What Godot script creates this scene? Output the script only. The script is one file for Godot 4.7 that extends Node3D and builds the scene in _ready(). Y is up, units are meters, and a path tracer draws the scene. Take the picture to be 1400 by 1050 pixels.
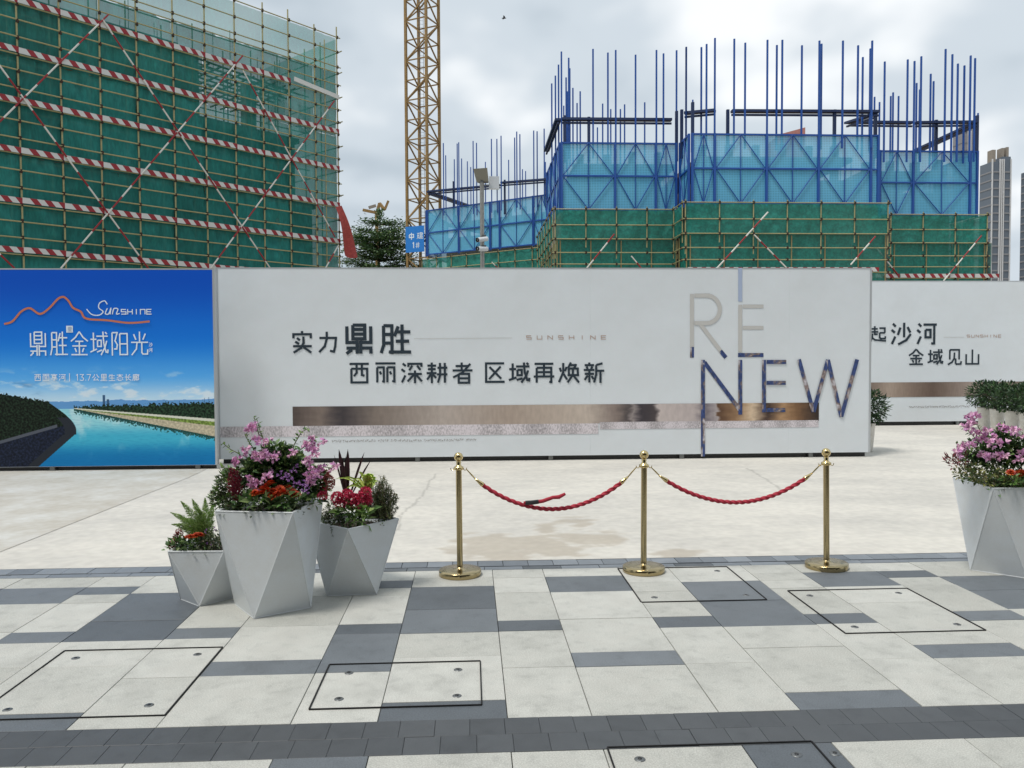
extends Node3D

const FOCAL := 1110.0
const EYE := Vector3(0.0, 1.65, 0.0)
var lens: Basis
var rng := RandomNumberGenerator.new()
var taken := {}
var unit_rod: CylinderMesh
var unit_box: BoxMesh
var M := {}

# ---------------------------------------------------------------- positions
func ray(px: float, py: float) -> Vector3:
	return lens * Vector3((px - 700.0) / FOCAL, -(py - 525.0) / FOCAL, -1.0)

func on_ground(px: float, py: float, h := 0.0) -> Vector3:
	var d := ray(px, py)
	return EYE + d * ((h - EYE.y) / d.y)

func on_plane(px: float, py: float, z: float) -> Vector3:
	var d := ray(px, py)
	return EYE + d * (z / d.z)

# ---------------------------------------------------------------- nodes
func numbered(parent: Node, called: String) -> String:
	var key := str(parent.get_instance_id()) + called
	var n: int = taken.get(key, 0)
	taken[key] = n + 1
	return called if n == 0 else "%s_%03d" % [called, n]

func thing(called: String, label: String, category: String, at := Vector3.ZERO, group := "") -> Node3D:
	var o := Node3D.new()
	o.name = numbered(self, called)
	add_child(o)
	o.position = at
	o.set_meta("label", label)
	o.set_meta("category", category)
	if group != "":
		o.set_meta("group", group)
	return o

func part(parent: Node, called: String, mesh: Mesh, m: Material, xf := Transform3D.IDENTITY) -> MeshInstance3D:
	var o := MeshInstance3D.new()
	o.name = numbered(parent, called)
	o.mesh = mesh
	o.material_override = m
	o.transform = xf
	parent.add_child(o)
	return o

func structure(called: String, mesh: Mesh, m: Material, label: String, category: String, xf := Transform3D.IDENTITY) -> MeshInstance3D:
	var o := part(self, called, mesh, m, xf)
	o.set_meta("kind", "structure")
	o.set_meta("label", label)
	o.set_meta("category", category)
	return o

func at_of(n: Node) -> Vector3:
	var p := Vector3.ZERO
	var k: Node = n
	while k != null and k != self:
		p += (k as Node3D).position
		k = k.get_parent()
	return p

# a round pole from a to b, both in the world
func pole(parent: Node, called: String, a: Vector3, b: Vector3, r: float, m: Material) -> MeshInstance3D:
	var o := at_of(parent)
	var d := b - a
	var y := d.normalized()
	var x := y.cross(Vector3(0.31, 0.11, 0.94)).normalized()
	var z := x.cross(y)
	return part(parent, called, unit_rod, m, Transform3D(Basis(x * r, d, z * r), (a + b) * 0.5 - o))

# a square bar from a to b; w across, h along the up vector
func bar(parent: Node, called: String, a: Vector3, b: Vector3, w: float, h: float, m: Material, up := Vector3.UP) -> MeshInstance3D:
	var o := at_of(parent)
	var d := b - a
	var z := d.normalized()
	if absf(z.dot(up)) > 0.95:
		up = Vector3(0, 0, 1) if absf(z.z) < 0.9 else Vector3.RIGHT
	var x := up.cross(z).normalized()
	var y := z.cross(x)
	return part(parent, called, unit_box, m, Transform3D(Basis(x * w, y * h, d), (a + b) * 0.5 - o))

func block(parent: Node, called: String, lo: Vector3, hi: Vector3, m: Material) -> MeshInstance3D:
	var s := hi - lo
	return part(parent, called, unit_box, m, Transform3D(Basis.from_scale(s.abs()), (lo + hi) * 0.5 - at_of(parent)))

# ---------------------------------------------------------------- shapes
func begin() -> SurfaceTool:
	var st := SurfaceTool.new()
	st.begin(Mesh.PRIMITIVE_TRIANGLES)
	st.set_smooth_group(-1)
	return st

func done(st: SurfaceTool) -> ArrayMesh:
	st.generate_normals()
	return st.commit()

func tri(st: SurfaceTool, a: Vector3, b: Vector3, c: Vector3) -> void:
	st.add_vertex(a); st.add_vertex(b); st.add_vertex(c)

func quad(st: SurfaceTool, a: Vector3, b: Vector3, c: Vector3, d: Vector3) -> void:
	tri(st, a, b, c); tri(st, a, c, d)

func quad_uv(st: SurfaceTool, p: Array, uv: Array) -> void:
	for k in [0, 1, 2, 0, 2, 3]:
		st.set_uv(uv[k]); st.add_vertex(p[k])

func leaf(st: SurfaceTool, p: Vector3, dir: Vector3, up: Vector3, l: float, w: float, c: Color) -> void:
	st.set_color(c)
	var side := dir.cross(up).normalized()
	var n := side.cross(dir).normalized()
	var mid := p + dir * l * 0.45 + n * w * 0.16
	var tip := p + dir * l - n * l * 0.08
	tri(st, p, mid + side * w * 0.5, tip)
	tri(st, p, tip, mid - side * w * 0.5)

func rand_dir() -> Vector3:
	var v := Vector3(rng.randfn(), rng.randfn(), rng.randfn())
	return v.normalized() if v.length() > 0.001 else Vector3.UP

func tint(c: Color, s := 0.25) -> Color:
	var k := rng.randf_range(1.0 - s, 1.0 + s)
	return Color(c.r * k * rng.randf_range(0.92, 1.08), c.g * k, c.b * k * rng.randf_range(0.9, 1.1))

# a tube along points with radii
func tube(st: SurfaceTool, pts: Array, radii: Array, sides := 8, caps := true) -> void:
	var rings := []
	var prev := Vector3.ZERO
	for i in pts.size():
		var d: Vector3 = (pts[mini(i + 1, pts.size() - 1)] - pts[maxi(i - 1, 0)]).normalized()
		var x := prev - d * prev.dot(d)
		if x.length() < 0.01:
			x = d.cross(Vector3(0.3, 0.2, 0.93))
		x = x.normalized()
		prev = x
		var y := d.cross(x)
		var ring := []
		for k in sides:
			var a := TAU * k / sides
			ring.append(pts[i] + (x * cos(a) + y * sin(a)) * radii[i])
		rings.append(ring)
	for i in rings.size() - 1:
		for k in sides:
			var k2 := (k + 1) % sides
			quad(st, rings[i][k], rings[i][k2], rings[i + 1][k2], rings[i + 1][k])
	if caps:
		for k in sides:
			var k2 := (k + 1) % sides
			tri(st, pts[0], rings[0][k2], rings[0][k])
			tri(st, pts[-1], rings[-1][k], rings[-1][k2])

# a shape turned round the y axis; profile of (radius, height)
func lathe(profile: Array, sides := 24, smooth := true) -> ArrayMesh:
	var st := begin()
	if smooth:
		st.set_smooth_group(0)
	for i in profile.size() - 1:
		var p: Vector2 = profile[i]
		var q: Vector2 = profile[i + 1]
		for k in sides:
			var a := TAU * k / sides
			var b := TAU * (k + 1) / sides
			var v0 := Vector3(sin(a) * p.x, p.y, cos(a) * p.x)
			var v1 := Vector3(sin(b) * p.x, p.y, cos(b) * p.x)
			var v2 := Vector3(sin(b) * q.x, q.y, cos(b) * q.x)
			var v3 := Vector3(sin(a) * q.x, q.y, cos(a) * q.x)
			if p.x > 0.0001:
				tri(st, v0, v2, v1)
			if q.x > 0.0001:
				tri(st, v0, v3, v2)
	return done(st)

# a slab with its upper edges chamfered, centred on x and z, top at y = 0
func slab_mesh(w: float, d: float, t: float, c: float) -> ArrayMesh:
	var st := begin()
	var a := w / 2.0
	var b := d / 2.0
	var o := [Vector3(-a, -c, -b), Vector3(a, -c, -b), Vector3(a, -c, b), Vector3(-a, -c, b)]
	var i := [Vector3(-a + c, 0, -b + c), Vector3(a - c, 0, -b + c), Vector3(a - c, 0, b - c), Vector3(-a + c, 0, b - c)]
	quad(st, i[0], i[1], i[2], i[3])
	for k in 4:
		var k2 := (k + 1) % 4
		quad(st, o[k], o[k2], i[k2], i[k])
		quad(st, o[k] - Vector3(0, t - c, 0), o[k2] - Vector3(0, t - c, 0), o[k2], o[k])
	return done(st)

# ---------------------------------------------------------------- materials
func srgb(r: float, g: float, b: float, a := 255.0) -> Color:
	return Color(r / 255.0, g / 255.0, b / 255.0, a / 255.0)

func lin(r: float, g: float, b: float) -> Color:
	return srgb(r, g, b).srgb_to_linear()

func paint(called: String, c: Color, rough := 0.7, metal := 0.0) -> StandardMaterial3D:
	var m := StandardMaterial3D.new()
	m.resource_name = called
	m.albedo_color = c
	m.roughness = rough
	m.metallic = metal
	M[called] = m
	return m

func noise(seed_: int, freq: float, octaves := 4) -> FastNoiseLite:
	var n := FastNoiseLite.new()
	n.seed = seed_
	n.frequency = freq
	n.noise_type = FastNoiseLite.TYPE_SIMPLEX_SMOOTH
	n.fractal_type = FastNoiseLite.FRACTAL_FBM
	n.fractal_octaves = octaves
	return n

# grey texture between lo and hi: fine speckle on top of coarse patches
func grain(seed_: int, size: int, lo: float, hi: float, fine: float, coarse: float, share: float, warm := 0.0) -> ImageTexture:
	var a := noise(seed_, fine, 2).get_seamless_image(size, size)
	var b := noise(seed_ + 7, coarse, 4).get_seamless_image(size, size)
	var im := Image.create(size, size, false, Image.FORMAT_RGB8)
	for y in size:
		for x in size:
			var t := a.get_pixel(x, y).r * share + b.get_pixel(x, y).r * (1.0 - share)
			var v := lerpf(lo, hi, t)
			im.set_pixel(x, y, Color(v, v * (1.0 - warm * (1.0 - t) * 0.4), v * (1.0 - warm * (1.0 - t))))
	return ImageTexture.create_from_image(im)

func textured(m: StandardMaterial3D, tex: Texture2D, scale: float, world := true) -> StandardMaterial3D:
	m.albedo_texture = tex
	m.uv1_triplanar = true
	m.uv1_world_triplanar = world
	m.uv1_scale = Vector3.ONE * scale
	return m

func relief(m: StandardMaterial3D, tex: Texture2D, depth_cm: float) -> void:
	m.heightmap_enabled = true
	m.heightmap_texture = tex
	m.heightmap_scale = depth_cm

func leafy(called: String, glow := Color(0.25, 0.4, 0.1)) -> StandardMaterial3D:
	var m := paint(called, Color.WHITE, 0.55)
	m.vertex_color_use_as_albedo = true
	m.backlight_enabled = true
	m.backlight = glow
	m.cull_mode = BaseMaterial3D.CULL_DISABLED
	return m

func sheet(called: String, c: Color, alpha: float, rough := 0.8) -> StandardMaterial3D:
	var m := paint(called, Color(c.r, c.g, c.b, alpha), rough)
	m.transparency = BaseMaterial3D.TRANSPARENCY_ALPHA
	m.cull_mode = BaseMaterial3D.CULL_DISABLED
	return m

# ---------------------------------------------------------------- scene
func _ready() -> void:
	rng.seed = 4711
	lens = Basis.from_euler(Vector3(deg_to_rad(-1.96), deg_to_rad(-2.94), deg_to_rad(-0.275)))
	unit_rod = CylinderMesh.new()
	unit_rod.top_radius = 1.0
	unit_rod.bottom_radius = 1.0
	unit_rod.height = 1.0
	unit_rod.radial_segments = 10
	unit_rod.rings = 1
	unit_box = BoxMesh.new()
	view_and_light()
	make_materials()
	ground()
	paving()
	covers()
	hoardings()
	left_site()
	right_site()
	tower_crane()
	background()
	barrier()
	planters()
	small_things()
	entrance_front()

func view_and_light() -> void:
	var cam := Camera3D.new()
	cam.name = "camera"
	cam.transform = Transform3D(lens, EYE)
	cam.fov = rad_to_deg(2.0 * atan(525.0 / FOCAL))
	cam.near = 0.05
	cam.far = 3000.0
	add_child(cam)
	cam.current = true
	var sky_mat := PanoramaSkyMaterial.new()
	sky_mat.panorama = cloud_sky()
	var sky := Sky.new()
	sky.sky_material = sky_mat
	var e := Environment.new()
	e.background_mode = Environment.BG_SKY
	e.sky = sky
	e.background_energy_multiplier = 1.0
	e.ambient_light_source = Environment.AMBIENT_SOURCE_SKY
	e.tonemap_mode = Environment.TONE_MAPPER_LINEAR
	e.tonemap_exposure = 1.5
	e.sdfgi_enabled = true
	e.ssao_enabled = true
	e.ssil_enabled = true
	var we := WorldEnvironment.new()
	we.name = "environment"
	we.environment = e
	add_child(we)
	var sun := DirectionalLight3D.new()
	sun.name = "sun"
	sun.light_color = Color(1.0, 0.98, 0.95)
	sun.light_energy = 0.5
	sun.light_angular_distance = 14.0
	sun.shadow_enabled = true
	add_child(sun)
	sun.look_at_from_position(Vector3(-2.8, 7.5, 2.0), Vector3.ZERO, Vector3.UP)

# an overcast sky: grey-blue cloud base with paler, thinner places
func cloud_sky() -> ImageTexture:
	var w := 1024
	var h := 512
	var im := Image.create(w, h, false, Image.FORMAT_RGBF)
	var big := noise(31, 0.85, 5)
	var small := noise(77, 3.2, 5)
	var dark := Vector3(0.325, 0.38, 0.43)
	var mid := Vector3(0.435, 0.485, 0.53)
	var pale := Vector3(0.67, 0.69, 0.705)
	for y in h:
		var el := PI * (0.5 - (y + 0.5) / h)
		for x in w:
			var az := TAU * (x + 0.5) / w
			var d := Vector3(sin(az) * cos(el), sin(el), cos(az) * cos(el))
			# clouds lie on a layer overhead: stretch them towards the horizon
			var q := Vector3(d.x, 0.0, d.z) / (absf(d.y) + 0.30) + Vector3(3.1, d.y * 0.8, 1.7)
			var n := big.get_noise_3d(q.x, q.y, q.z) * 1.25 + small.get_noise_3d(q.x, q.y * 2.0, q.z) * 0.42
			var t := clampf(0.5 + n, 0.0, 1.0)
			var c := dark.lerp(mid, smoothstep(0.05, 0.5, t)).lerp(pale, smoothstep(0.55, 1.05, t))
			if el < 0.0:
				c = c.lerp(Vector3(0.42, 0.42, 0.40), smoothstep(0.0, 0.1, -el))
			im.set_pixel(x, y, Color(c.x, c.y, c.z))
	return ImageTexture.create_from_image(im)

func make_materials() -> void:
	var speck := grain(5, 512, 0.70, 1.0, 0.36, 0.010, 0.84, 0.02)
	var soft := grain(9, 512, 0.82, 1.0, 0.12, 0.02, 0.4, 0.08)
	M.speck = speck
	M.soft = soft
	var grime := dirt()
	for k in 5:
		var m := textured(paint("pale_granite_%d" % k, srgb(206 + k * 4, 208 + k * 4, 204 + k * 4.2), 0.62), speck, 0.62 + 0.05 * k)
		m.uv1_offset = Vector3(k * 0.37, 0, k * 0.21)
		var d := textured(paint("slate_granite_%d" % k, srgb(104 + k * 7, 112 + k * 7, 121 + k * 7), 0.55), speck, 0.62 + 0.05 * k)
		d.uv1_offset = Vector3(k * 0.17, 0, k * 0.41)
		var b := textured(paint("band_granite_%d" % k, srgb(82 + k * 2, 87 + k * 2, 93 + k * 2), 0.5), speck, 1.3)
		b.uv1_offset = Vector3(k * 0.27, 0, k * 0.11)
		for st in [m, d, b]:
			dirty(st, grime, 0.29)
		var kb := textured(paint("kerb_granite_%d" % k, srgb(126 + k * 7, 134 + k * 7, 143 + k * 7), 0.55), speck, 1.2)
		kb.uv1_offset = Vector3(k * 0.33, 0, k * 0.05)
	textured(paint("mortar", srgb(70, 70, 68), 0.95), soft, 0.7)
	textured(paint("earth", srgb(150, 140, 122), 0.98), soft, 0.05)
	textured(paint("cement", srgb(150, 150, 146), 0.9), soft, 0.12)
	paint("groove", srgb(26, 26, 27), 0.8, 0.2)
	paint("steel", srgb(120, 122, 122), 0.4, 0.8)
	textured(paint("banner_white", srgb(220, 226, 231), 0.55), soft, 0.06)
	(M.banner_white as StandardMaterial3D).albedo_texture = grain(13, 512, 0.975, 1.0, 0.05, 0.01, 0.25, 0.01)
	relief(M.banner_white, grain(17, 512, 0.0, 1.0, 0.012, 0.006, 0.4), 1.0)
	(M.banner_white as StandardMaterial3D).uv1_scale = Vector3(0.22, 0.22, 0.22)
	paint("aluminium", srgb(190, 194, 197), 0.4, 0.5)
	paint("ink", srgb(30, 46, 58), 0.7)
	paint("ink_grey", srgb(150, 146, 144), 0.7)
	paint("ink_copper", srgb(182, 158, 146), 0.7)
	paint("ink_white", srgb(225, 236, 246), 0.6)
	paint("ink_orange", srgb(196, 116, 82), 0.6)
	paint("ink_sand", srgb(192, 191, 188), 0.7)
	paint("ink_slate", srgb(166, 180, 206), 0.7)
	textured(paint("pole_yellow", srgb(188, 182, 134), 0.55), grain(73, 512, 0.75, 1.0, 0.05, 0.02, 0.5, 0.05), 0.5)
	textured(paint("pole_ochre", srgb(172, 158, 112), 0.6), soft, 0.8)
	paint("rust", srgb(96, 62, 42), 0.85, 0.2)
	paint("coupler", srgb(66, 52, 44), 0.7, 0.4)
	paint("red", srgb(150, 36, 46), 0.6)
	paint("white", srgb(214, 214, 210), 0.6)
	var stripes := paint("red_white", Color.WHITE, 0.6)
	stripes.vertex_color_use_as_albedo = true
	var weave := grain(23, 512, 0.62, 1.0, 0.03, 0.012, 0.5)
	for k in 3:
		var n := sheet("net_green_%d" % k, srgb(38 + 6 * k, 148 + 10 * k, 140 + 10 * k), 0.80)
		textured(n, weave, 0.23)
		n.uv1_scale = Vector3(0.9, 0.16, 0.9)
		n.uv1_offset = Vector3(k * 0.31, k * 0.2, k * 0.7)
		n.backlight_enabled = true
		n.backlight = Color(0.15, 0.22, 0.2)
		var t := sheet("net_thin_%d" % k, srgb(88, 190 + 6 * k, 176 + 6 * k), 0.5)
		textured(t, weave, 0.23)
		t.uv1_scale = Vector3(0.9, 0.16, 0.9)
		t.backlight_enabled = true
		t.backlight = Color(0.5, 0.85, 0.8)
	var lap := sheet("thin_lap", srgb(96, 178, 166), 0.42)
	textured(lap, weave, 0.5)
	var g2 := sheet("net_emerald", srgb(34, 164, 148), 0.78)
	textured(g2, weave, 0.4)
	g2.backlight_enabled = true
	g2.backlight = Color(0.15, 0.22, 0.2)
	for k in 3:
		var bl := sheet("net_blue_%d" % k, srgb(102 + 4 * k, 190 + 3 * k, 228 + 3 * k), 0.84, 0.6)
		bl.albedo_texture = perforated()
		bl.uv1_triplanar = true
		bl.uv1_world_triplanar = true
		bl.uv1_scale = Vector3(1.4, 1.4, 1.4)
	paint("frame_blue", srgb(16, 76, 156), 0.5)
	paint("frame_navy", srgb(18, 42, 84), 0.55)
	textured(paint("site_concrete", srgb(140, 140, 134), 0.92), soft, 0.15)
	textured(paint("site_dark", srgb(84, 84, 80), 0.95), soft, 0.15)
	textured(paint("formwork", srgb(128, 108, 78), 0.9), soft, 0.4)
	textured(paint("crane_yellow", srgb(176, 148, 96), 0.6), grain(71, 512, 0.62, 1.0, 0.05, 0.02, 0.5, 0.25), 0.35)
	paint("sign_blue", srgb(26, 124, 208), 0.5)
	var brass := paint("brass", srgb(176, 160, 122), 0.22, 1.0)
	brass.roughness_texture = grain(41, 256, 0.7, 1.0, 0.1, 0.02, 0.5)
	brass.uv1_triplanar = true
	paint("brass_bright", srgb(212, 190, 138), 0.13, 1.0)
	textured(paint("rope_red", srgb(182, 34, 60), 0.7), soft, 6.0, false)
	(M.rope_red as StandardMaterial3D).rim_enabled = true
	(M.rope_red as StandardMaterial3D).rim = 0.6
	var pl := textured(paint("planter_white", srgb(212, 218, 223), 0.36), grain(51, 512, 0.955, 1.0, 0.09, 0.012, 0.35, 0.04), 1.1)
	pl.metallic_specular = 0.5

	paint("soil", srgb(46, 34, 26), 1.0)
	leafy("foliage")
	leafy("petal", Color(0.4, 0.4, 0.4))
	paint("bark", srgb(84, 70, 54), 0.95)
	paint("stem", srgb(96, 104, 62), 0.8)
	textured(paint("pot_white", srgb(234, 234, 231), 0.5), soft, 0.9)
	paint("tower_glass", srgb(92, 102, 114), 0.3)
	paint("tower_grey", srgb(136, 137, 141), 0.8)
	paint("tower_white", srgb(205, 206, 208), 0.7)
	paint("tower_tan", srgb(142, 134, 124), 0.8)
	textured(paint("pink_render", srgb(198, 138, 132), 0.9), soft, 0.2)
	var rc := textured(paint("red_cloth", srgb(206, 92, 88), 0.85), weave, 0.8)
	rc.cull_mode = BaseMaterial3D.CULL_DISABLED
	textured(paint("galvanised", srgb(168, 170, 170), 0.45, 0.6), soft, 1.0)
	paint("lamp_glass", srgb(142, 138, 124), 0.3)
	paint("lamp_body", srgb(92, 92, 88), 0.5, 0.3)
	textured(paint("facade_stone", srgb(128, 124, 118), 0.7), soft, 0.3)
	paint("facade_glass", srgb(34, 40, 44), 0.12)
	paint("black_plastic", srgb(30, 31, 33), 0.4)
	paint("camera_white", srgb(204, 208, 212), 0.45)

# dirt trodden into paving: smudges, drips and dark specks on clean stone
func dirt() -> ImageTexture:
	var s := 1024
	var big := noise(201, 0.006, 5).get_seamless_image(s, s)
	var mid := noise(202, 0.03, 4).get_seamless_image(s, s)
	var dots := noise(203, 0.09, 2).get_seamless_image(s, s)
	var im := Image.create(s, s, false, Image.FORMAT_RGB8)
	for y in s:
		for x in s:
			var b := big.get_pixel(x, y).r
			var m := mid.get_pixel(x, y).r
			var d := dots.get_pixel(x, y).r
			var v := 1.0 - 0.055 * smoothstep(0.45, 0.85, b * 0.7 + m * 0.3) - 0.03 * smoothstep(0.6, 0.8, m)
			v -= 0.16 * smoothstep(0.90, 0.96, d) * smoothstep(0.45, 0.65, b)
			im.set_pixel(x, y, Color(v, v * 0.995, v * 0.98))
	return ImageTexture.create_from_image(im)

func dirty(m: StandardMaterial3D, tex: Texture2D, scale: float) -> void:
	m.detail_enabled = true
	m.detail_blend_mode = BaseMaterial3D.BLEND_MODE_MUL
	m.detail_albedo = tex
	m.detail_uv_layer = BaseMaterial3D.DETAIL_UV_2
	m.uv2_triplanar = true
	m.uv2_world_triplanar = true
	m.uv2_scale = Vector3.ONE * scale

func perforated() -> ImageTexture:
	if M.has("holes"):
		return M.holes
	var im := Image.create(128, 128, false, Image.FORMAT_RGB8)
	for y in 128:
		for x in 128:
			var d := Vector2(fmod(x, 16.0) - 8.0, fmod(y, 16.0) - 8.0).length()
			var v := 0.72 if d < 4.2 else 1.0
			im.set_pixel(x, y, Color(v, v, v))
	M.holes = ImageTexture.create_from_image(im)
	return M.holes

# ---------------------------------------------------------------- ground
func flat(pts: Array, y: float, frame := Rect2()) -> ArrayMesh:
	var st := begin()
	var poly := PackedVector2Array()
	for p in pts:
		poly.append(Vector2(p.x, p.z) if p is Vector3 else p)
	var idx := Geometry2D.triangulate_polygon(poly)
	for i in idx:
		if frame.has_area():
			st.set_uv((poly[i] - frame.position) / frame.size * Vector2(1, -1) + Vector2(0, 1))
		st.add_vertex(Vector3(poly[i].x, y, poly[i].y))
	return done(st)

func ground() -> void:
	structure("ground", flat([Vector2(-900, 60), Vector2(900, 60), Vector2(900, -1200), Vector2(-900, -1200)], -0.08), M.earth, "bare earth of the building site reaching to the horizon", "ground")
	structure("pavement_bed", flat([Vector2(-9, 4), Vector2(11, 4), Vector2(11, -6.505), Vector2(-9, -6.505)], -0.014), M.mortar, "dark mortar bed in the joints between paving slabs", "pavement")
	# the cast concrete yard between the paving and the hoardings
	var x0 := -16.0
	var x1 := 22.0
	var z0 := -6.505
	var z1 := -21.0
	var m := paint("yard_concrete", Color.WHITE, 0.85)
	m.albedo_texture = yard_texture(x0, x1, z0, z1)
	relief(m, m.albedo_texture, 0.5)
	structure("concrete_yard", flat([Vector2(x0, z0), Vector2(x1, z0), Vector2(x1, z1), Vector2(x0, z1)], 0.0, Rect2(x0, z1, x1 - x0, z0 - z1)), m, "stained cream cast concrete yard between the paving and the hoardings", "concrete")
	var pad := textured(paint("pad_concrete", srgb(204, 205, 202), 0.8), grain(63, 512, 0.84, 1.0, 0.05, 0.008, 0.35, 0.10), 0.28)
	var a := on_ground(258, 653)
	var b := on_ground(0, 755)
	var c := b + (b - a) * 0.9
	var far := Vector3(-3.9, 0, -12.16)
	structure("concrete_ramp", flat([far, a, b, c, Vector3(-15.5, 0, c.z), Vector3(-15.5, 0, -12.16)], 0.004), pad, "paler newly cast concrete ramp in front of the blue poster", "concrete")

func yard_texture(x0: float, x1: float, z0: float, z1: float) -> ImageTexture:
	var w := 1536
	var h := 640
	var im := Image.create(w, h, false, Image.FORMAT_RGB8)
	var n1 := noise(3, 0.35, 5)
	var n2 := noise(8, 2.2, 4)
	var n3 := noise(21, 9.0, 3)
	var stains := [[on_ground(668, 740), 0.34], [on_ground(690, 752), 0.4], [on_ground(720, 742), 0.3], [on_ground(755, 748), 0.32], [on_ground(786, 712), 0.22], [on_ground(790, 735), 0.28], [on_ground(830, 735), 0.22], [on_ground(745, 722), 0.18], [on_ground(650, 752), 0.25], [on_ground(928, 756), 0.2]]
	var cracks := [[on_ground(597, 648), on_ground(528, 742)], [on_ground(1020, 640), on_ground(1075, 672)], [on_ground(620, 648), on_ground(470, 860)]]
	var cream := Vector3(0.80, 0.785, 0.75)
	var grey := Vector3(0.71, 0.70, 0.675)
	var brown := Vector3(0.56, 0.51, 0.44)
	for y in h:
		var z := lerpf(z0, z1, (y + 0.5) / h)
		for x in w:
			var p := Vector3(lerpf(x0, x1, (x + 0.5) / w), 0, z)
			var a := n1.get_noise_2d(p.x, p.z * 1.8)
			var b := n2.get_noise_2d(p.x, p.z * 1.6)
			var t := clampf(0.42 + a * 0.9 + b * 0.45, 0.0, 1.0)
			var c := cream.lerp(grey, t * 0.8)
			c *= 1.0 + n3.get_noise_2d(p.x, p.z) * 0.05
			var s := 0.0
			for k in stains:
				var d: float = Vector2((p.x - k[0].x), (p.z - k[0].z) * 0.8).length() / k[1]
				s = maxf(s, smoothstep(1.05, 0.5, d + b * 0.9 + a * 0.4))
			c = c.lerp(brown, s * 0.40)
			for k in 2:
				var q := Geometry3D.get_closest_point_to_segment(p, cracks[k][0], cracks[k][1])
				if p.distance_to(q + Vector3(a * 0.1, 0, 0)) < 0.014:
					c *= 0.88
			im.set_pixel(x, y, Color(c.x, c.y, c.z))
	return ImageTexture.create_from_image(im)

var tile_meshes := {}
func tile(parent: Node, x0: float, x1: float, z0: float, z1: float, kind: String, called: String) -> void:
	var gap := 0.0014 if called == "dark_sett" else 0.0042
	var w := snappedf(x1 - x0 - gap, 0.001)
	var d := snappedf(absf(z1 - z0) - gap, 0.001)
	if w < 0.02 or d < 0.02:
		return
	var key := "%.3f %.3f" % [w, d]
	if not tile_meshes.has(key):
		tile_meshes[key] = slab_mesh(w, d, 0.03, 0.0015)
	var y := rng.randf_range(-0.0012, 0.0012)
	part(parent, called, tile_meshes[key], M["%s_%d" % [kind, rng.randi() % 5]], Transform3D(Basis.IDENTITY, Vector3((x0 + x1) / 2, y, (z0 + z1) / 2)))

func zz(k: int, zx: float, zy: float) -> float:
	return on_ground(350.0 * k + zx / 3.5, 750.0 + zy / 3.5).z

func zg(k: int, zx: float, zy: float) -> Vector3:
	return on_ground(350.0 * k + zx / 3.5, 750.0 + zy / 3.5)

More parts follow.
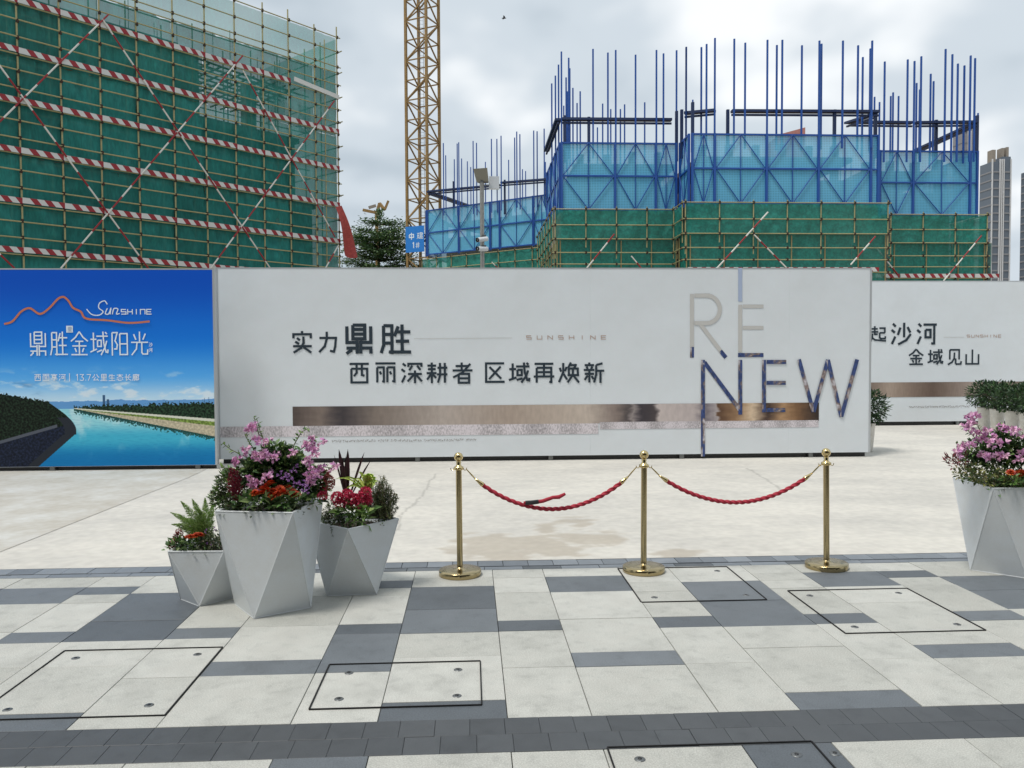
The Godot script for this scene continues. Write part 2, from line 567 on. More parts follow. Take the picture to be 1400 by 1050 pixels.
func paving() -> void:
	var root := Node3D.new()
	root.name = "pavement"
	add_child(root)
	root.set_meta("kind", "structure")
	root.set_meta("label", "granite paving of pale and slate grey slabs in the foreground")
	root.set_meta("category", "pavement")
	var xs := [-4.93, -4.34, -3.95, -3.36, -2.77, -2.39, -1.805, -1.413, -0.82, -0.43, 0.16, 0.548, 1.138, 1.524, 2.108, 2.5, 3.075, 3.465, 4.05, 4.44, 5.03, 5.42]
	var W := "pale_granite"
	var D := "slate_granite"
	var cols := {
		2: [[0, 60, 190, D], [0, 60, 262, W], [0, 20, 330, W]],
		3: [[0, 100, 190, D], [0, 100, 266, W], [0, 20, 400, W]],
		4: [[0, 500, 183, D], [0, 480, 220, W], [0, 430, 260, W], [0, 180, 400, D], [0, 150, 452, W], [0, 80, 570, W]],
		5: [[0, 760, 172, W], [0, 720, 213, D], [0, 650, 345, D], [0, 540, 442, W], [0, 400, 565, W], [0, 200, 790, D]],
		6: [[0, 1050, 250, W], [0, 1000, 378, D], [0, 960, 430, W], [0, 760, 618, W]],
		7: [[1, 150, 120, W], [1, 150, 230, W], [1, 150, 370, W], [1, 130, 533, D], [1, 130, 602, W]],
		8: [[1, 680, 153, D], [1, 670, 188, W], [1, 650, 225, W], [1, 550, 360, D], [1, 520, 408, D], [1, 490, 590, W]],
		9: [[1, 940, 140, W], [1, 940, 182, D], [1, 930, 290, D], [1, 920, 402, W], [1, 910, 517, W], [1, 900, 730, D]],
		10: [[1, 1180, 140, W], [1, 1180, 175, W], [1, 1180, 212, W], [1, 1190, 345, D], [1, 1190, 395, W], [1, 1200, 570, W]],
		11: [[2, 320, 132, D], [2, 310, 207, W], [2, 400, 335, W], [2, 530, 492, D], [2, 560, 560, W]],
		12: [[2, 640, 160, W], [2, 680, 205, W], [2, 740, 258, W], [2, 800, 325, D], [2, 840, 375, W], [2, 960, 548, W]],
		13: [[2, 950, 157, D], [2, 1050, 250, D], [2, 1100, 372, W], [3, 200, 470, W], [3, 400, 680, D]],
		14: [[3, 130, 115, W], [3, 150, 150, W], [3, 180, 187, W], [3, 300, 310, D], [3, 340, 358, W], [3, 640, 525, W]],
		15: [[3, 330, 112, D], [3, 420, 180, W], [3, 560, 258, W], [3, 900, 456, D], [3, 950, 520, W]],
		16: [[3, 640, 105, D], [3, 680, 137, W], [3, 740, 174, W], [3, 1050, 297, D], [3, 1100, 342, W], [3, 1200, 470, W]],
		17: [[3, 850, 133, D], [3, 960, 200, D], [3, 1080, 290, W], [3, 1200, 420, W]],
	}
	var top := -6.225
	var low := -3.648
	for i in xs.size() - 1:
		var rows := []
		if cols.has(i):
			var kind := W
			var z := top
			for b in cols[i]:
				var zn := zz(b[0], b[1], b[2])
				if zn > z + 0.05:
					rows.append([z, zn, kind])
					z = zn
				kind = b[3]
			rows.append([z, low, kind])
		else:
			var z := top
			var k := (i * 5) % 7
			while z < low - 0.06:
				var step: float = [0.2, 0.4, 0.6, 0.6, 0.2, 0.6, 0.4][k % 7]
				if low - (z + step) < 0.12:
					step = low - z
				rows.append([z, z + step, D if (k * 3 + i) % 4 == 0 else W])
				z += step
				k += 1
		for r in rows:
			# a slab longer than 0.75 m is two slabs
			var n := int(ceil((r[1] - r[0]) / 0.78))
			for q in n:
				tile(root, xs[i], xs[i + 1], lerpf(r[0], r[1], float(q) / n), lerpf(r[0], r[1], float(q + 1) / n), r[2], "paving_slab")
	# two courses of small dark setts
	var z_row := [-3.648, -3.489, -3.33]
	for r in 2:
		var x := -3.6 + 0.03 * r
		while x < 4.2:
			tile(root, x, x + 0.156, z_row[r], z_row[r + 1], "band_granite", "dark_sett")
			x += 0.156
	# the row nearest to the eye
	var near := [[-3.95, W], [-3.36, D], [-2.77, W], [-2.39, W], [-1.805, W], [-1.413, W], [-0.82, D], [-0.43, W], [0.16, W], [0.548, W], [1.138, D], [1.524, W], [2.108, W], [2.5, W], [3.075, D], [3.465, W], [4.05, W]]
	for i in near.size() - 1:
		tile(root, near[i][0], near[i + 1][0], -3.33, -2.93, near[i][1], "paving_slab")
		tile(root, near[i][0], near[i + 1][0], -2.93, -2.33, W if i % 3 else D, "paving_slab")
	# the double kerb course along the yard, with a drain slot between
	for r in 2:
		var zr := [[-6.318, -6.228], [-6.5, -6.338]]
		var x := -5.6 + 0.05 * r
		while x < 6.2:
			var w := 0.2 if r else 0.3
			tile(root, x, x + w, zr[r][0], zr[r][1], "kerb_granite" if rng.randf() < 0.7 or r == 1 else "slate_granite", "kerb_stone")
			x += w

func covers() -> void:
	var list := [
		["square inspection cover outline set in pale slabs beside the planters", [zg(0, 315, 493), zg(0, 1070, 472), zg(0, 785, 802), zg(0, -160, 825)], [[0, 362, 525], [0, 945, 507], [0, 713, 750], [0, 36, 772]]],
		["small inspection cover outline partly across a slate slab", [zg(1, 345, 557), zg(1, 1073, 540), zg(1, 1080, 747), zg(1, 260, 775)], [[1, 445, 595], [1, 967, 580], [1, 962, 705], [1, 397, 720]]],
		["inspection cover outline beneath the middle brass post", [zg(2, 505, 97), zg(2, 1030, 88), zg(2, 1215, 245), zg(2, 620, 260)], [[2, 982, 107], [2, 1120, 223], [2, 682, 234]]],
		["inspection cover outline with four stained lifting holes", [zg(3, 90, 203), zg(3, 660, 192), zg(3, 1050, 393), zg(3, 375, 408)], [[3, 200, 225], [3, 625, 213], [3, 905, 363], [3, 415, 375]]],
		["inspection cover outline below the course of dark setts", [zg(2, 450, 955), zg(3, 208, 925), zg(3, 380, 1120), zg(2, 520, 1120)], [[2, 612, 1008], [3, 137, 987], [3, 320, 980]]],
	]
	var ring := lathe([Vector2(0.0001, 0.003), Vector2(0.019, 0.003), Vector2(0.023, 0.001), Vector2(0.023, -0.004)], 14)
	var hole := lathe([Vector2(0.0001, 0.0045), Vector2(0.009, 0.0045), Vector2(0.009, 0.001)], 10)
	for c in list:
		var p: Array = c[1]
		# squared up to the paving
		var x0: float = (p[0].x + p[3].x) / 2
		var x1: float = (p[1].x + p[2].x) / 2
		var z0: float = (p[0].z + p[1].z) / 2
		var z1: float = (p[2].z + p[3].z) / 2
		var t := thing("inspection_cover", c[0], "manhole cover", Vector3((x0 + x1) / 2, 0.0, (z0 + z1) / 2), "inspection covers in the paving")
		var y := 0.003
		var w := 0.0065
		bar(t, "frame_edge", Vector3(x0, y, z0), Vector3(x1, y, z0), w, 0.006, M.groove)
		bar(t, "frame_edge", Vector3(x0, y, z1), Vector3(x1, y, z1), w, 0.006, M.groove)
		bar(t, "frame_edge", Vector3(x0, y, z0 + w * 0.51), Vector3(x0, y, z1 - w * 0.51), w, 0.006, M.groove)
		bar(t, "frame_edge", Vector3(x1, y, z0 + w * 0.51), Vector3(x1, y, z1 - w * 0.51), w, 0.006, M.groove)
		for h in c[2]:
			var q: Vector3 = zg(h[0], h[1], h[2])
			var f := part(t, "lifting_point", ring, M.steel, Transform3D(Basis.IDENTITY, q - t.position))
			part(f, "keyhole", hole, M.black_plastic)

# ---------------------------------------------------------------- lettering
# strokes of each character on a 100 x 100 field, x to the right and y down
var GLYPHS := {
	"中": [[15,28,85,28,85,66,15,66,15,28],[50,5,50,97]],
	"建": [[8,18,34,18,14,46,34,46,8,92],[12,56,36,84,98,90],[46,14,86,14,86,44],[40,29,98,29],[46,44,86,44],[44,58,92,58],[40,72,98,72],[66,4,66,84]],
	"力": [[12,32,88,32,84,70,78,92,60,88],[46,5,46,35,36,68,10,94]],
	"实": [[50,2,50,14],[10,34,10,16,90,16,90,34],[26,32,40,42],[18,48,36,58],[8,68,94,68],[56,26,56,54,44,76,10,96],[56,72,92,96]],
	"鼎": [[30,6,70,6,70,50,30,50,30,6],[30,20,70,20],[30,35,70,35],[10,10,10,62,44,62],[44,56,44,98],[8,80,44,80],[22,80,22,88,8,98],[90,10,90,62,56,62],[56,56,56,98],[56,80,90,80,90,98]],
	"胜": [[12,8,12,70,4,96],[12,8,38,8,38,94,28,92],[12,36,38,36],[12,64,38,64],[58,10,46,42],[52,28,96,28],[70,4,70,92],[50,58,92,58],[42,93,98,93]],
	"西": [[6,10,94,10],[14,32,86,32,86,94,14,94,14,32],[38,10,38,50,26,66],[62,10,62,60,74,64]],
	"丽": [[4,8,96,8],[12,26,12,94],[12,26,42,26,42,90,34,88],[24,44,30,58],[58,26,58,94],[58,26,90,26,90,90,80,88],[70,44,76,58]],
	"深": [[10,8,24,20],[4,34,20,46],[6,94,22,62],[36,24,36,10,96,10,96,24],[54,18,40,40],[76,18,92,38],[34,56,98,56],[66,40,66,98],[62,58,32,90],[70,58,98,90]],
	"耕": [[6,18,46,18],[8,34,44,34],[2,52,48,52],[26,4,26,98],[24,54,4,82],[30,58,46,74],[52,28,98,28],[50,58,98,58],[64,6,64,62,54,96],[86,6,86,96]],
	"者": [[18,20,74,20],[46,4,46,40],[4,40,96,40],[86,10,50,50,6,72],[32,56,80,56,80,96,32,96,32,56],[32,76,80,76]],
	"区": [[94,8,10,8,10,92,96,92],[26,24,80,78],[78,22,24,80]],
	"域": [[4,34,36,34],[20,8,20,76],[2,84,38,72],[36,22,98,22],[42,38,62,38,62,62,42,62,42,38],[38,84,66,76],[72,4,76,50,88,84,96,86,98,74],[92,40,82,66,60,96],[84,6,94,14]],
	"再": [[6,10,94,10],[16,28,16,96],[16,28,84,28,84,94,74,92],[50,10,50,68],[16,48,84,48],[2,68,98,68]],
	"焕": [[8,28,14,46],[40,24,32,44],[24,6,24,48,4,94],[26,56,42,82],[60,4,46,30],[56,16,82,16,74,32],[50,62,50,32,92,32,92,62],[44,62,98,62],[70,34,68,62,44,96],[72,64,98,96]],
	"新": [[28,4,28,14],[6,16,50,16],[16,22,20,34],[42,22,36,36],[2,38,52,38],[6,56,50,56],[28,38,28,96],[20,64,6,84],[38,66,48,80],[90,8,60,16],[60,16,60,60,50,96],[60,42,98,42],[80,42,80,98]],
	"起": [[8,20,46,20],[28,4,28,58],[4,38,50,38],[28,52,46,52],[14,48,12,70,2,96],[10,72,30,86,98,92],[56,16,90,16,90,44],[58,44,90,44],[58,44,58,72,66,78,92,78,94,64]],
	"沙": [[10,8,24,20],[4,34,20,46],[6,94,22,62],[64,4,64,66],[46,24,34,56],[80,22,94,46],[96,52,74,78,36,96]],
	"河": [[10,8,24,20],[4,34,20,46],[6,94,22,62],[34,12,98,12],[86,12,86,92,72,92],[44,34,68,34,68,66,44,66,44,34]],
	"金": [[50,4,30,26,4,42],[50,4,70,26,96,42],[28,42,72,42],[12,60,88,60],[50,42,50,92],[26,68,34,84],[74,68,66,84],[6,94,94,94]],
	"见": [[20,8,20,66],[20,8,80,8,80,66],[50,24,48,60,34,82,8,96],[58,60,58,88,64,93,90,93,94,76]],
	"山": [[50,6,50,90],[10,34,10,92,90,92],[90,34,90,96]],
	"阳": [[10,8,10,98],[10,8,38,8,26,40,38,56,34,72,20,72],[52,12,92,12,92,94,52,94,52,12],[52,52,92,52]],
	"光": [[50,4,50,44],[18,14,30,36],[82,12,68,36],[4,46,96,46],[36,48,32,72,6,96],[62,48,62,86,68,92,92,92,94,74]],
	"面": [[4,8,96,8],[48,8,42,26],[10,26,90,26,90,94,10,94,10,26],[36,26,36,94],[64,26,64,94],[36,48,64,48],[36,70,64,70]],
	"享": [[50,2,50,14],[6,15,94,15],[26,26,74,26,74,44,26,44,26,26],[20,54,78,54,52,68],[4,72,96,72],[52,66,52,94,38,94]],
	"公": [[36,6,26,34,4,56],[62,6,74,32,96,54],[46,48,20,88,78,84],[66,66,88,98]],
	"里": [[18,8,82,8,82,54,18,54,18,8],[18,31,82,31],[50,8,50,94],[12,74,88,74],[2,95,98,95]],
	"生": [[28,8,8,48],[20,28,90,28],[52,4,52,94],[16,60,86,60],[4,95,96,95]],
	"态": [[6,18,94,18],[50,4,46,24,30,46,6,58],[50,22,70,44,96,56],[42,38,56,50],[14,66,8,90],[30,66,30,90,36,94,66,94,70,82],[48,62,56,76],[80,64,94,88]],
	"长": [[26,4,26,92,48,80],[80,8,50,34],[4,46,96,46],[46,46,64,76,96,94]],
	"廊": [[52,2,52,12],[14,13,98,13],[14,13,14,60,4,96],[28,28,54,28,54,58,28,58,28,28],[28,43,54,43],[28,28,28,92,56,80],[44,64,58,90],[66,26,66,98],[66,26,92,26,82,52,92,68,86,84,74,80]],
	"S": [[96,8,4,8,4,50,96,50,96,94,4,94]],
	"U": [[4,4,4,94,96,94,96,4]],
	"N": [[4,98,4,6,96,94,96,4]],
	"H": [[4,2,4,98],[96,2,96,98],[4,50,96,50]],
	"I": [[50,2,50,98]],
	"E": [[98,6,4,6,4,94,98,94],[4,50,88,50]],
	"n": [[4,98,4,8,96,8,96,98]],
	"1": [[24,20,54,4,54,98]],
	"3": [[10,6,90,6,50,42,90,62,84,90,50,97,10,88]],
	"7": [[8,6,92,6,42,98]],
	".": [[42,90,58,90]],
	"|": [[50,-6,50,106]],
	"#": [[36,4,24,98],[74,4,62,98],[6,34,96,34],[4,68,94,68]],
}

func stroke(st: SurfaceTool, pts: Array, w: float, z: float, uv_scale := 0.0) -> void:
	for i in pts.size() - 1:
		var a: Vector2 = pts[i]
		var b: Vector2 = pts[i + 1]
		var d := (b - a).normalized()
		var n := Vector2(-d.y, d.x) * w * 0.5
		if i > 0:
			a -= d * w * 0.5
		if i < pts.size() - 2:
			b += d * w * 0.5
		var zi := z + 0.00015 * i
		var c := [a + n, b + n, b - n, a - n]
		for k in [0, 1, 2, 0, 2, 3]:
			if uv_scale > 0.0:
				st.set_uv(c[k] * uv_scale)
			st.add_vertex(Vector3(c[k].x, c[k].y, zi))

# one character as a part: its field starts at px, py and is w x h pixels, on the plane z
func character(parent: Node, ch: String, px: float, py: float, w: float, h: float, thick: float, z: float, m: Material) -> void:
	var o := on_plane(px, py, z)
	var s := absf(z) / FOCAL
	glyph_at(parent, ch, Transform3D(Basis.IDENTITY, o - at_of(parent)), w * s, h * s, thick * s, m)

func glyph_at(parent: Node, ch: String, xf: Transform3D, w: float, h: float, thick: float, m: Material) -> void:
	var st := begin()
	var i := 0
	for line in GLYPHS[ch]:
		var pts := []
		for k in range(0, line.size(), 2):
			pts.append(Vector2(line[k] * w / 100.0, -line[k + 1] * h / 100.0))
		stroke(st, pts, thick, 0.0006 * i)
		i += 1
	part(parent, "character", done(st), m, xf)

func line_of(parent: Node, called: String, z: float, pts: Array, wpx: float, m: Material, lift := 0.0) -> MeshInstance3D:
	var o := on_plane(pts[0].x, pts[0].y, z)
	var world := []
	for p in pts:
		var q := on_plane(p.x, p.y, z)
		world.append(Vector2(q.x - o.x, q.y - o.y))
	var st := begin()
	stroke(st, world, wpx * absf(z) / FOCAL, lift, 0.4)
	return part(parent, called, done(st), m, Transform3D(Basis.IDENTITY, o - at_of(parent)))

func print_strip(parent: Node, called: String, z: float, px0: float, py0: float, px1: float, py1: float, m: Material) -> void:
	var a := on_plane(px0, py0, z)
	var b := on_plane(px1, py1, z)
	var st := begin()
	quad_uv(st, [Vector3(0, 0, 0), Vector3(b.x - a.x, 0, 0), Vector3(b.x - a.x, b.y - a.y, 0), Vector3(0, b.y - a.y, 0)], [Vector2(0, 0), Vector2(1, 0), Vector2(1, 1), Vector2(0, 1)])
	part(parent, called, done(st), m, Transform3D(Basis.IDENTITY, a - at_of(parent)))

# a line of print too small to read
func fine_print(parent: Node, z: float, px0: float, py: float, px1: float, h: float) -> void:
	var o := on_plane(px0, py, z)
	var s := absf(z) / FOCAL
	var st := begin()
	var x := 0.0
	while x < px1 - px0:
		if rng.randf() > 0.06:
			for k in 4:
				var a := Vector2(x + rng.randf() * h * 0.8, -rng.randf() * h) * s
				var b := a + (Vector2(h * 0.6, 0) if k % 2 else Vector2(0, -h * 0.5)) * s
				stroke(st, [a, b], 0.5 * s, 0.0004 * k)
		x += h * 1.15
	var p := part(parent, "fine_print", done(st), M.ink_grey, Transform3D(Basis.IDENTITY, o - at_of(parent)))
	p.set_meta("kind", "stuff")

func hoarding(called: String, label: String, x0: float, x1: float, y0: float, y1: float, z: float, seams: Array, m: Material) -> Node3D:
	var t := thing(called, label, "hoarding", Vector3((x0 + x1) / 2, 0, z - 0.05), "printed hoardings round the building site")
	var cuts := [x0] + seams + [x1]
	for i in cuts.size() - 1:
		block(t, "panel", Vector3(cuts[i] + 0.0004, y0, z - 0.07), Vector3(cuts[i + 1] - 0.0004, y1, z), m)
	block(t, "base_rail", Vector3(x0 + 0.02, 0.0, z - 0.12), Vector3(x1 - 0.02, y0 - 0.006, z - 0.075), M.black_plastic)
	block(t, "top_rail", Vector3(x0, y1, z - 0.075), Vector3(x1, y1 + 0.016, z + 0.004), M.aluminium)
	block(t, "edge_rail", Vector3(x0 - 0.03, y0, z - 0.075), Vector3(x0, y1 + 0.016, z + 0.006), M.aluminium)
	block(t, "edge_rail", Vector3(x1, y0, z - 0.075), Vector3(x1 + 0.03, y1 + 0.016, z + 0.006), M.aluminium)
	var x := x0 + 0.9
	while x < x1:
		block(t, "foot", Vector3(x, 0.0, z - 0.06), Vector3(x + 0.07, y0 - 0.002, z - 0.01), M.steel)
		block(t, "post", Vector3(x, 0.0, z - 0.19), Vector3(x + 0.06, y1 - 0.1, z - 0.13), M.galvanised)
		pole(t, "prop", Vector3(x + 0.03, y1 * 0.75, z - 0.19), Vector3(x + 0.03, 0.0, z - 1.5), 0.025, M.galvanised)
		x += 2.1
	return t

func smooth_line(p: Array) -> Array:
	var r := []
	for i in p.size() - 1:
		for k in 6:
			r.append(p[i].cubic_interpolate(p[i + 1], p[maxi(i - 1, 0)], p[mini(i + 2, p.size() - 1)], k / 6.0))
	r.append(p[-1])
	return r

func q6(x: float, y: float) -> Vector2:
	return Vector2(760.0 + x / 3.182, 350.0 + y / 3.182)

func q4(p: Array) -> Vector2:
	return Vector2(p[0] / 3.3875, 350.0 + p[1] / 3.3875)

func hoardings() -> void:
	# white hoarding
	var z := -12.75
	var t := hoarding("white_hoarding", "long white printed hoarding with grey headline and RE NEW lettering", -3.87, 6.41, 0.075, 3.02, z, [on_plane(807, 450, z).x, on_plane(1079, 450, z).x], M.banner_white)
	var f := z + 0.005
	for c in [["实", 398, 452, 29, 31], ["力", 433, 452, 29, 31], ["鼎", 470, 442, 40, 42], ["胜", 519, 442, 43, 42]]:
		character(t, c[0], c[1], c[2], c[3], c[4], 3.1 if c[3] < 35 else 4.4, f, M.ink)
	for c in [["西", 476], ["丽", 512], ["深", 547.5], ["耕", 582.5], ["者", 617.5], ["区", 661.5], ["域", 695], ["再", 729], ["焕", 763], ["新", 797.5]]:
		character(t, c[0], c[1], 494.5, 29.5, 30, 3.0, f, M.ink)
	var word := "SUNSHINE"
	for i in 8:
		character(t, word[i], 719.5 + i * 14.6, 458.5, 7.0, 5.6, 0.9, f, M.ink_copper)
	line_of(t, "hairline", f, [Vector2(566, 463), Vector2(700, 462)], 0.5, M.ink_sand)
	print_strip(t, "picture_strip", f, 400, 556, 1119.5, 576, strip_material(1))
	print_strip(t, "speckled_strip", f, 298.5, 583.5, 818, 593, speckle_material())
	print_strip(t, "speckled_strip", f, 820, 577, 1119, 584, speckle_material())
	fine_print(t, f, 410, 602, 648, 2.6)
	# RE NEW
	var col := collage_material()
	var w := 5.6
	line_of(t, "letter_bar", f, [q6(802, 52), q6(802, 198)], w, M.ink_slate)
	var bowl := []
	for k in 13:
		var a := PI * k / 12.0
		bowl.append(q6(655 + sin(a) * 58, 232 - cos(a) * 60))
	var letter_r := [[q6(592, 165), q6(592, 395)], [q6(602, 172), q6(655, 172)] + bowl.slice(1, 12) + [q6(655, 292), q6(602, 292)], [q6(628, 296), q6(716, 412)]]
	for l in letter_r.size():
		line_of(t, "letter_stroke", f, letter_r[l], w, M.ink_sand, 0.0008 * l)
	line_of(t, "letter_stroke", f, [q6(592, 396), q6(592, 442)], w, col)
	line_of(t, "letter_stroke", f, [q6(716, 413), q6(740, 442)], w, col)
	line_of(t, "letter_stroke", f, [q6(802, 212), q6(802, 419)], w, M.ink_sand)
	line_of(t, "letter_stroke", f, [q6(813, 219), q6(903, 219)], w * 0.9, M.ink_sand)
	line_of(t, "letter_stroke", f, [q6(813, 312), q6(903, 312)], w * 0.9, M.ink_sand)
	line_of(t, "letter_stroke", f, [q6(792, 431), q6(903, 431)], w, col, 0.001)
	var g := f + 0.004
	var strokes := [[[640, 452], [640, 872]], [[646, 462], [805, 676]], [[802, 452], [802, 690]],
		[[905, 452], [905, 680]], [[916, 461], [1002, 461]], [[916, 552], [1000, 552]], [[916, 670], [998, 670]],
		[[1057, 450], [1120, 678]], [[1120, 678], [1183, 452]], [[1183, 452], [1241, 700]], [[1241, 700], [1310, 450]]]
	for i in strokes.size():
		line_of(t, "letter_stroke", g, [q6(strokes[i][0][0], strokes[i][0][1]), q6(strokes[i][1][0], strokes[i][1][1])], w, col, 0.0008 * i)
	# blue poster hoarding
	z = -12.2
	var bx0 := on_plane(-230, 450, z).x
	var bx1 := on_plane(291.5, 450, z).x
	t = hoarding("poster_hoarding", "blue river landscape poster hoarding with white lettering and orange mountain line", bx0, bx1, 0.06, 2.945, z, [], M.banner_white)
	f = z + 0.004
	var poster := paint("poster_print", Color.WHITE, 0.6)
	poster.metallic_specular = 0.3
	poster.albedo_texture = poster_texture()
	var st := begin()
	quad_uv(st, [Vector3(bx0, 0.065, f), Vector3(bx1, 0.065, f), Vector3(bx1, 2.94, f), Vector3(bx0, 2.94, f)], [Vector2(0, 1), Vector2(1, 1), Vector2(1, 0), Vector2(0, 0)])
	part(t, "poster_sheet", done(st), poster, Transform3D(Basis.IDENTITY, -t.position))
	f = z + 0.009
	for c in [["鼎", 39], ["胜", 67.5], ["金", 95.5], ["域", 122.5], ["阳", 150.5], ["光", 178]]:
		character(t, c[0], c[1], 452, 24, 34, 1.8, f, M.ink_white)
	var small := [["西", 46.5], ["面", 57.8], ["享", 69], ["河", 80.2], ["|", 90], ["公", 126], ["里", 137], ["生", 148], ["态", 159], ["长", 170], ["廊", 180.8]]
	for c in small:
		character(t, c[0], c[1], 511, 9.4, 9.6, 0.95, f, M.ink_white)
	for c in [["1", 102.5], ["3", 108.5], [".", 113.8], ["7", 118]]:
		character(t, c[0], c[1], 511.5, 6.0, 8.8, 0.95, f, M.ink_white)
	line_of(t, "mountain_line", f, smooth_line([[20, 315], [58, 302], [98, 258], [138, 242], [185, 268], [228, 242], [268, 200], [295, 190], [318, 208], [340, 240], [375, 258], [402, 290], [500, 298], [600, 310], [695, 303]].map(q4)), 2.6, M.ink_orange)
	for s in [[[497, 224], [484, 208], [462, 218], [458, 240], [478, 258], [458, 274], [425, 270], [402, 246]], [[497, 242], [488, 266], [503, 268], [514, 242], [510, 270]], [[520, 270], [528, 244], [546, 246], [540, 268], [554, 266]]]:
		line_of(t, "script_letter", f, smooth_line(s.map(q4)), 1.3, M.ink_white)
	var caps := "SHInE"
	for i in 5:
		character(t, caps[i], 165.5 + i * 8.7, 422.5, 6.6, 7.2, 1.2, f, M.ink_white)
	# little seal by the headline
	line_of(t, "seal", f, [Vector2(90.5, 450), Vector2(99.5, 450)], 9.0, M.ink_white, -0.001)
	character(t, "里", 92, 446.5, 6, 6.5, 0.7, f + 0.002, M.ink_slate)
	character(t, "沙", 203.4, 468, 5, 6, 0.6, f, M.ink_white)
	character(t, "河", 203.4, 475.5, 5, 6, 0.6, f, M.ink_white)
	# the recessed hoarding
	z = -18.3
	t = hoarding("recessed_hoarding", "white printed hoarding set back behind the row of potted shrubs", 6.2, 17.5, 0.09, 3.33, z, [on_plane(1255, 450, z).x], M.banner_white)
	f = z + 0.006
	character(t, "起", 1190, 445, 23, 23.5, 2.4, f, M.ink)
	character(t, "沙", 1218, 440, 30, 33, 3.3, f, M.ink)
	character(t, "河", 1253, 440, 30, 33, 3.3, f, M.ink)
	for c in [["金", 1242], ["域", 1268], ["见", 1294.5], ["山", 1319]]:
		character(t, c[0], c[1], 476.5, 22.5, 23.5, 2.4, f, M.ink)
	for i in 8:
		character(t, word[i], 1322 + i * 6.1, 457.5, 4.4, 4.0, 0.7, f, M.ink_copper)
	line_of(t, "hairline", f, [Vector2(1290, 461), Vector2(1318, 461)], 0.5, M.ink_sand)
	print_strip(t, "picture_strip", f, 1186, 523, 1480, 541, strip_material(2))
	fine_print(t, f, 1240, 555, 1331, 2.2)

func strip_material(k: int) -> StandardMaterial3D:
	var stops := [[0.0, 84, 72, 68], [0.05, 128, 114, 106], [0.09, 62, 56, 60], [0.15, 128, 116, 108], [0.28, 180, 168, 160], [0.4, 170, 154, 142], [0.55, 194, 180, 168], [0.61, 132, 118, 112], [0.63, 84, 76, 76], [0.64, 150, 140, 138], [0.655, 60, 54, 60], [0.68, 72, 64, 66], [0.69, 196, 184, 180], [0.76, 186, 174, 172], [0.78, 120, 112, 118], [0.80, 170, 160, 160], [0.805, 96, 68, 48], [0.84, 150, 118, 88], [0.87, 214, 190, 162], [0.9, 70, 52, 44], [0.93, 176, 140, 104], [0.96, 120, 88, 60], [1.0, 44, 32, 28]]
	if k == 2:
		stops = [[0.0, 120, 104, 94], [0.1, 168, 150, 136], [0.3, 104, 86, 76], [0.5, 166, 150, 140], [0.8, 96, 80, 70], [1.0, 60, 50, 46]]
	var im := Image.create(1024, 32, false, Image.FORMAT_RGB8)
	var n := noise(90 + k, 0.02, 4)
	for y in 32:
		for x in 1024:
			var u := clampf((x + n.get_noise_2d(x, y * 5.0) * 9.0) / 1023.0, 0.0, 1.0)
			var i := 0
			while i < stops.size() - 2 and stops[i + 1][0] < u:
				i += 1
			var a: Array = stops[i]
			var b: Array = stops[i + 1]
			var tt := clampf((u - a[0]) / (b[0] - a[0]), 0.0, 1.0)
			var g := 1.0 + n.get_noise_2d(x * 5.0, y * 2.0) * 0.06
			im.set_pixel(x, y, Color(lerpf(a[1], b[1], tt) / 255.0 * g, lerpf(a[2], b[2], tt) / 255.0 * g, lerpf(a[3], b[3], tt) / 255.0 * g))
	var m := paint("picture_strip_%d" % k, Color.WHITE, 0.45)
	m.albedo_texture = ImageTexture.create_from_image(im)
	return m

func speckle_material() -> StandardMaterial3D:
	if M.has("speckled_strip"):
		return M.speckled_strip
	var im := Image.create(1024, 24, false, Image.FORMAT_RGB8)
	var n := noise(97, 0.18, 3)
	var big := noise(98, 0.01, 3)
	for y in 24:
		for x in 1024:
			var v := clampf(0.78 + n.get_noise_2d(x, y * 0.7) * 0.22 - big.get_noise_1d(x) * 0.16, 0.4, 0.86)
			im.set_pixel(x, y, Color(v, v * 0.965, v * 0.985))
	var m := paint("speckled_strip", Color.WHITE, 0.5)
	m.albedo_texture = ImageTexture.create_from_image(im)
	return m

func collage_material() -> StandardMaterial3D:
	var im := Image.create(256, 256, false, Image.FORMAT_RGB8)
	var n := noise(110, 0.05, 4)
	var f := noise(111, 0.22, 3)
	for y in 256:
		for x in 256:
			var t := clampf(0.45 + n.get_noise_2d(x * 0.7, y * 0.5) * 1.4, 0.0, 1.0)
			var c := Color(0.20, 0.27, 0.46).lerp(Color(0.50, 0.44, 0.43), smoothstep(0.3, 0.62, t)).lerp(Color(0.70, 0.68, 0.70), smoothstep(0.7, 1.0, t))
			var g := 1.0 + f.get_noise_2d(x, y * 0.5) * 0.32
			im.set_pixel(x, y, Color(c.r * g, c.g * g, c.b * g))
	var m := paint("collage_print", Color.WHITE, 0.5)
	m.albedo_texture = ImageTexture.create_from_image(im)
	return m

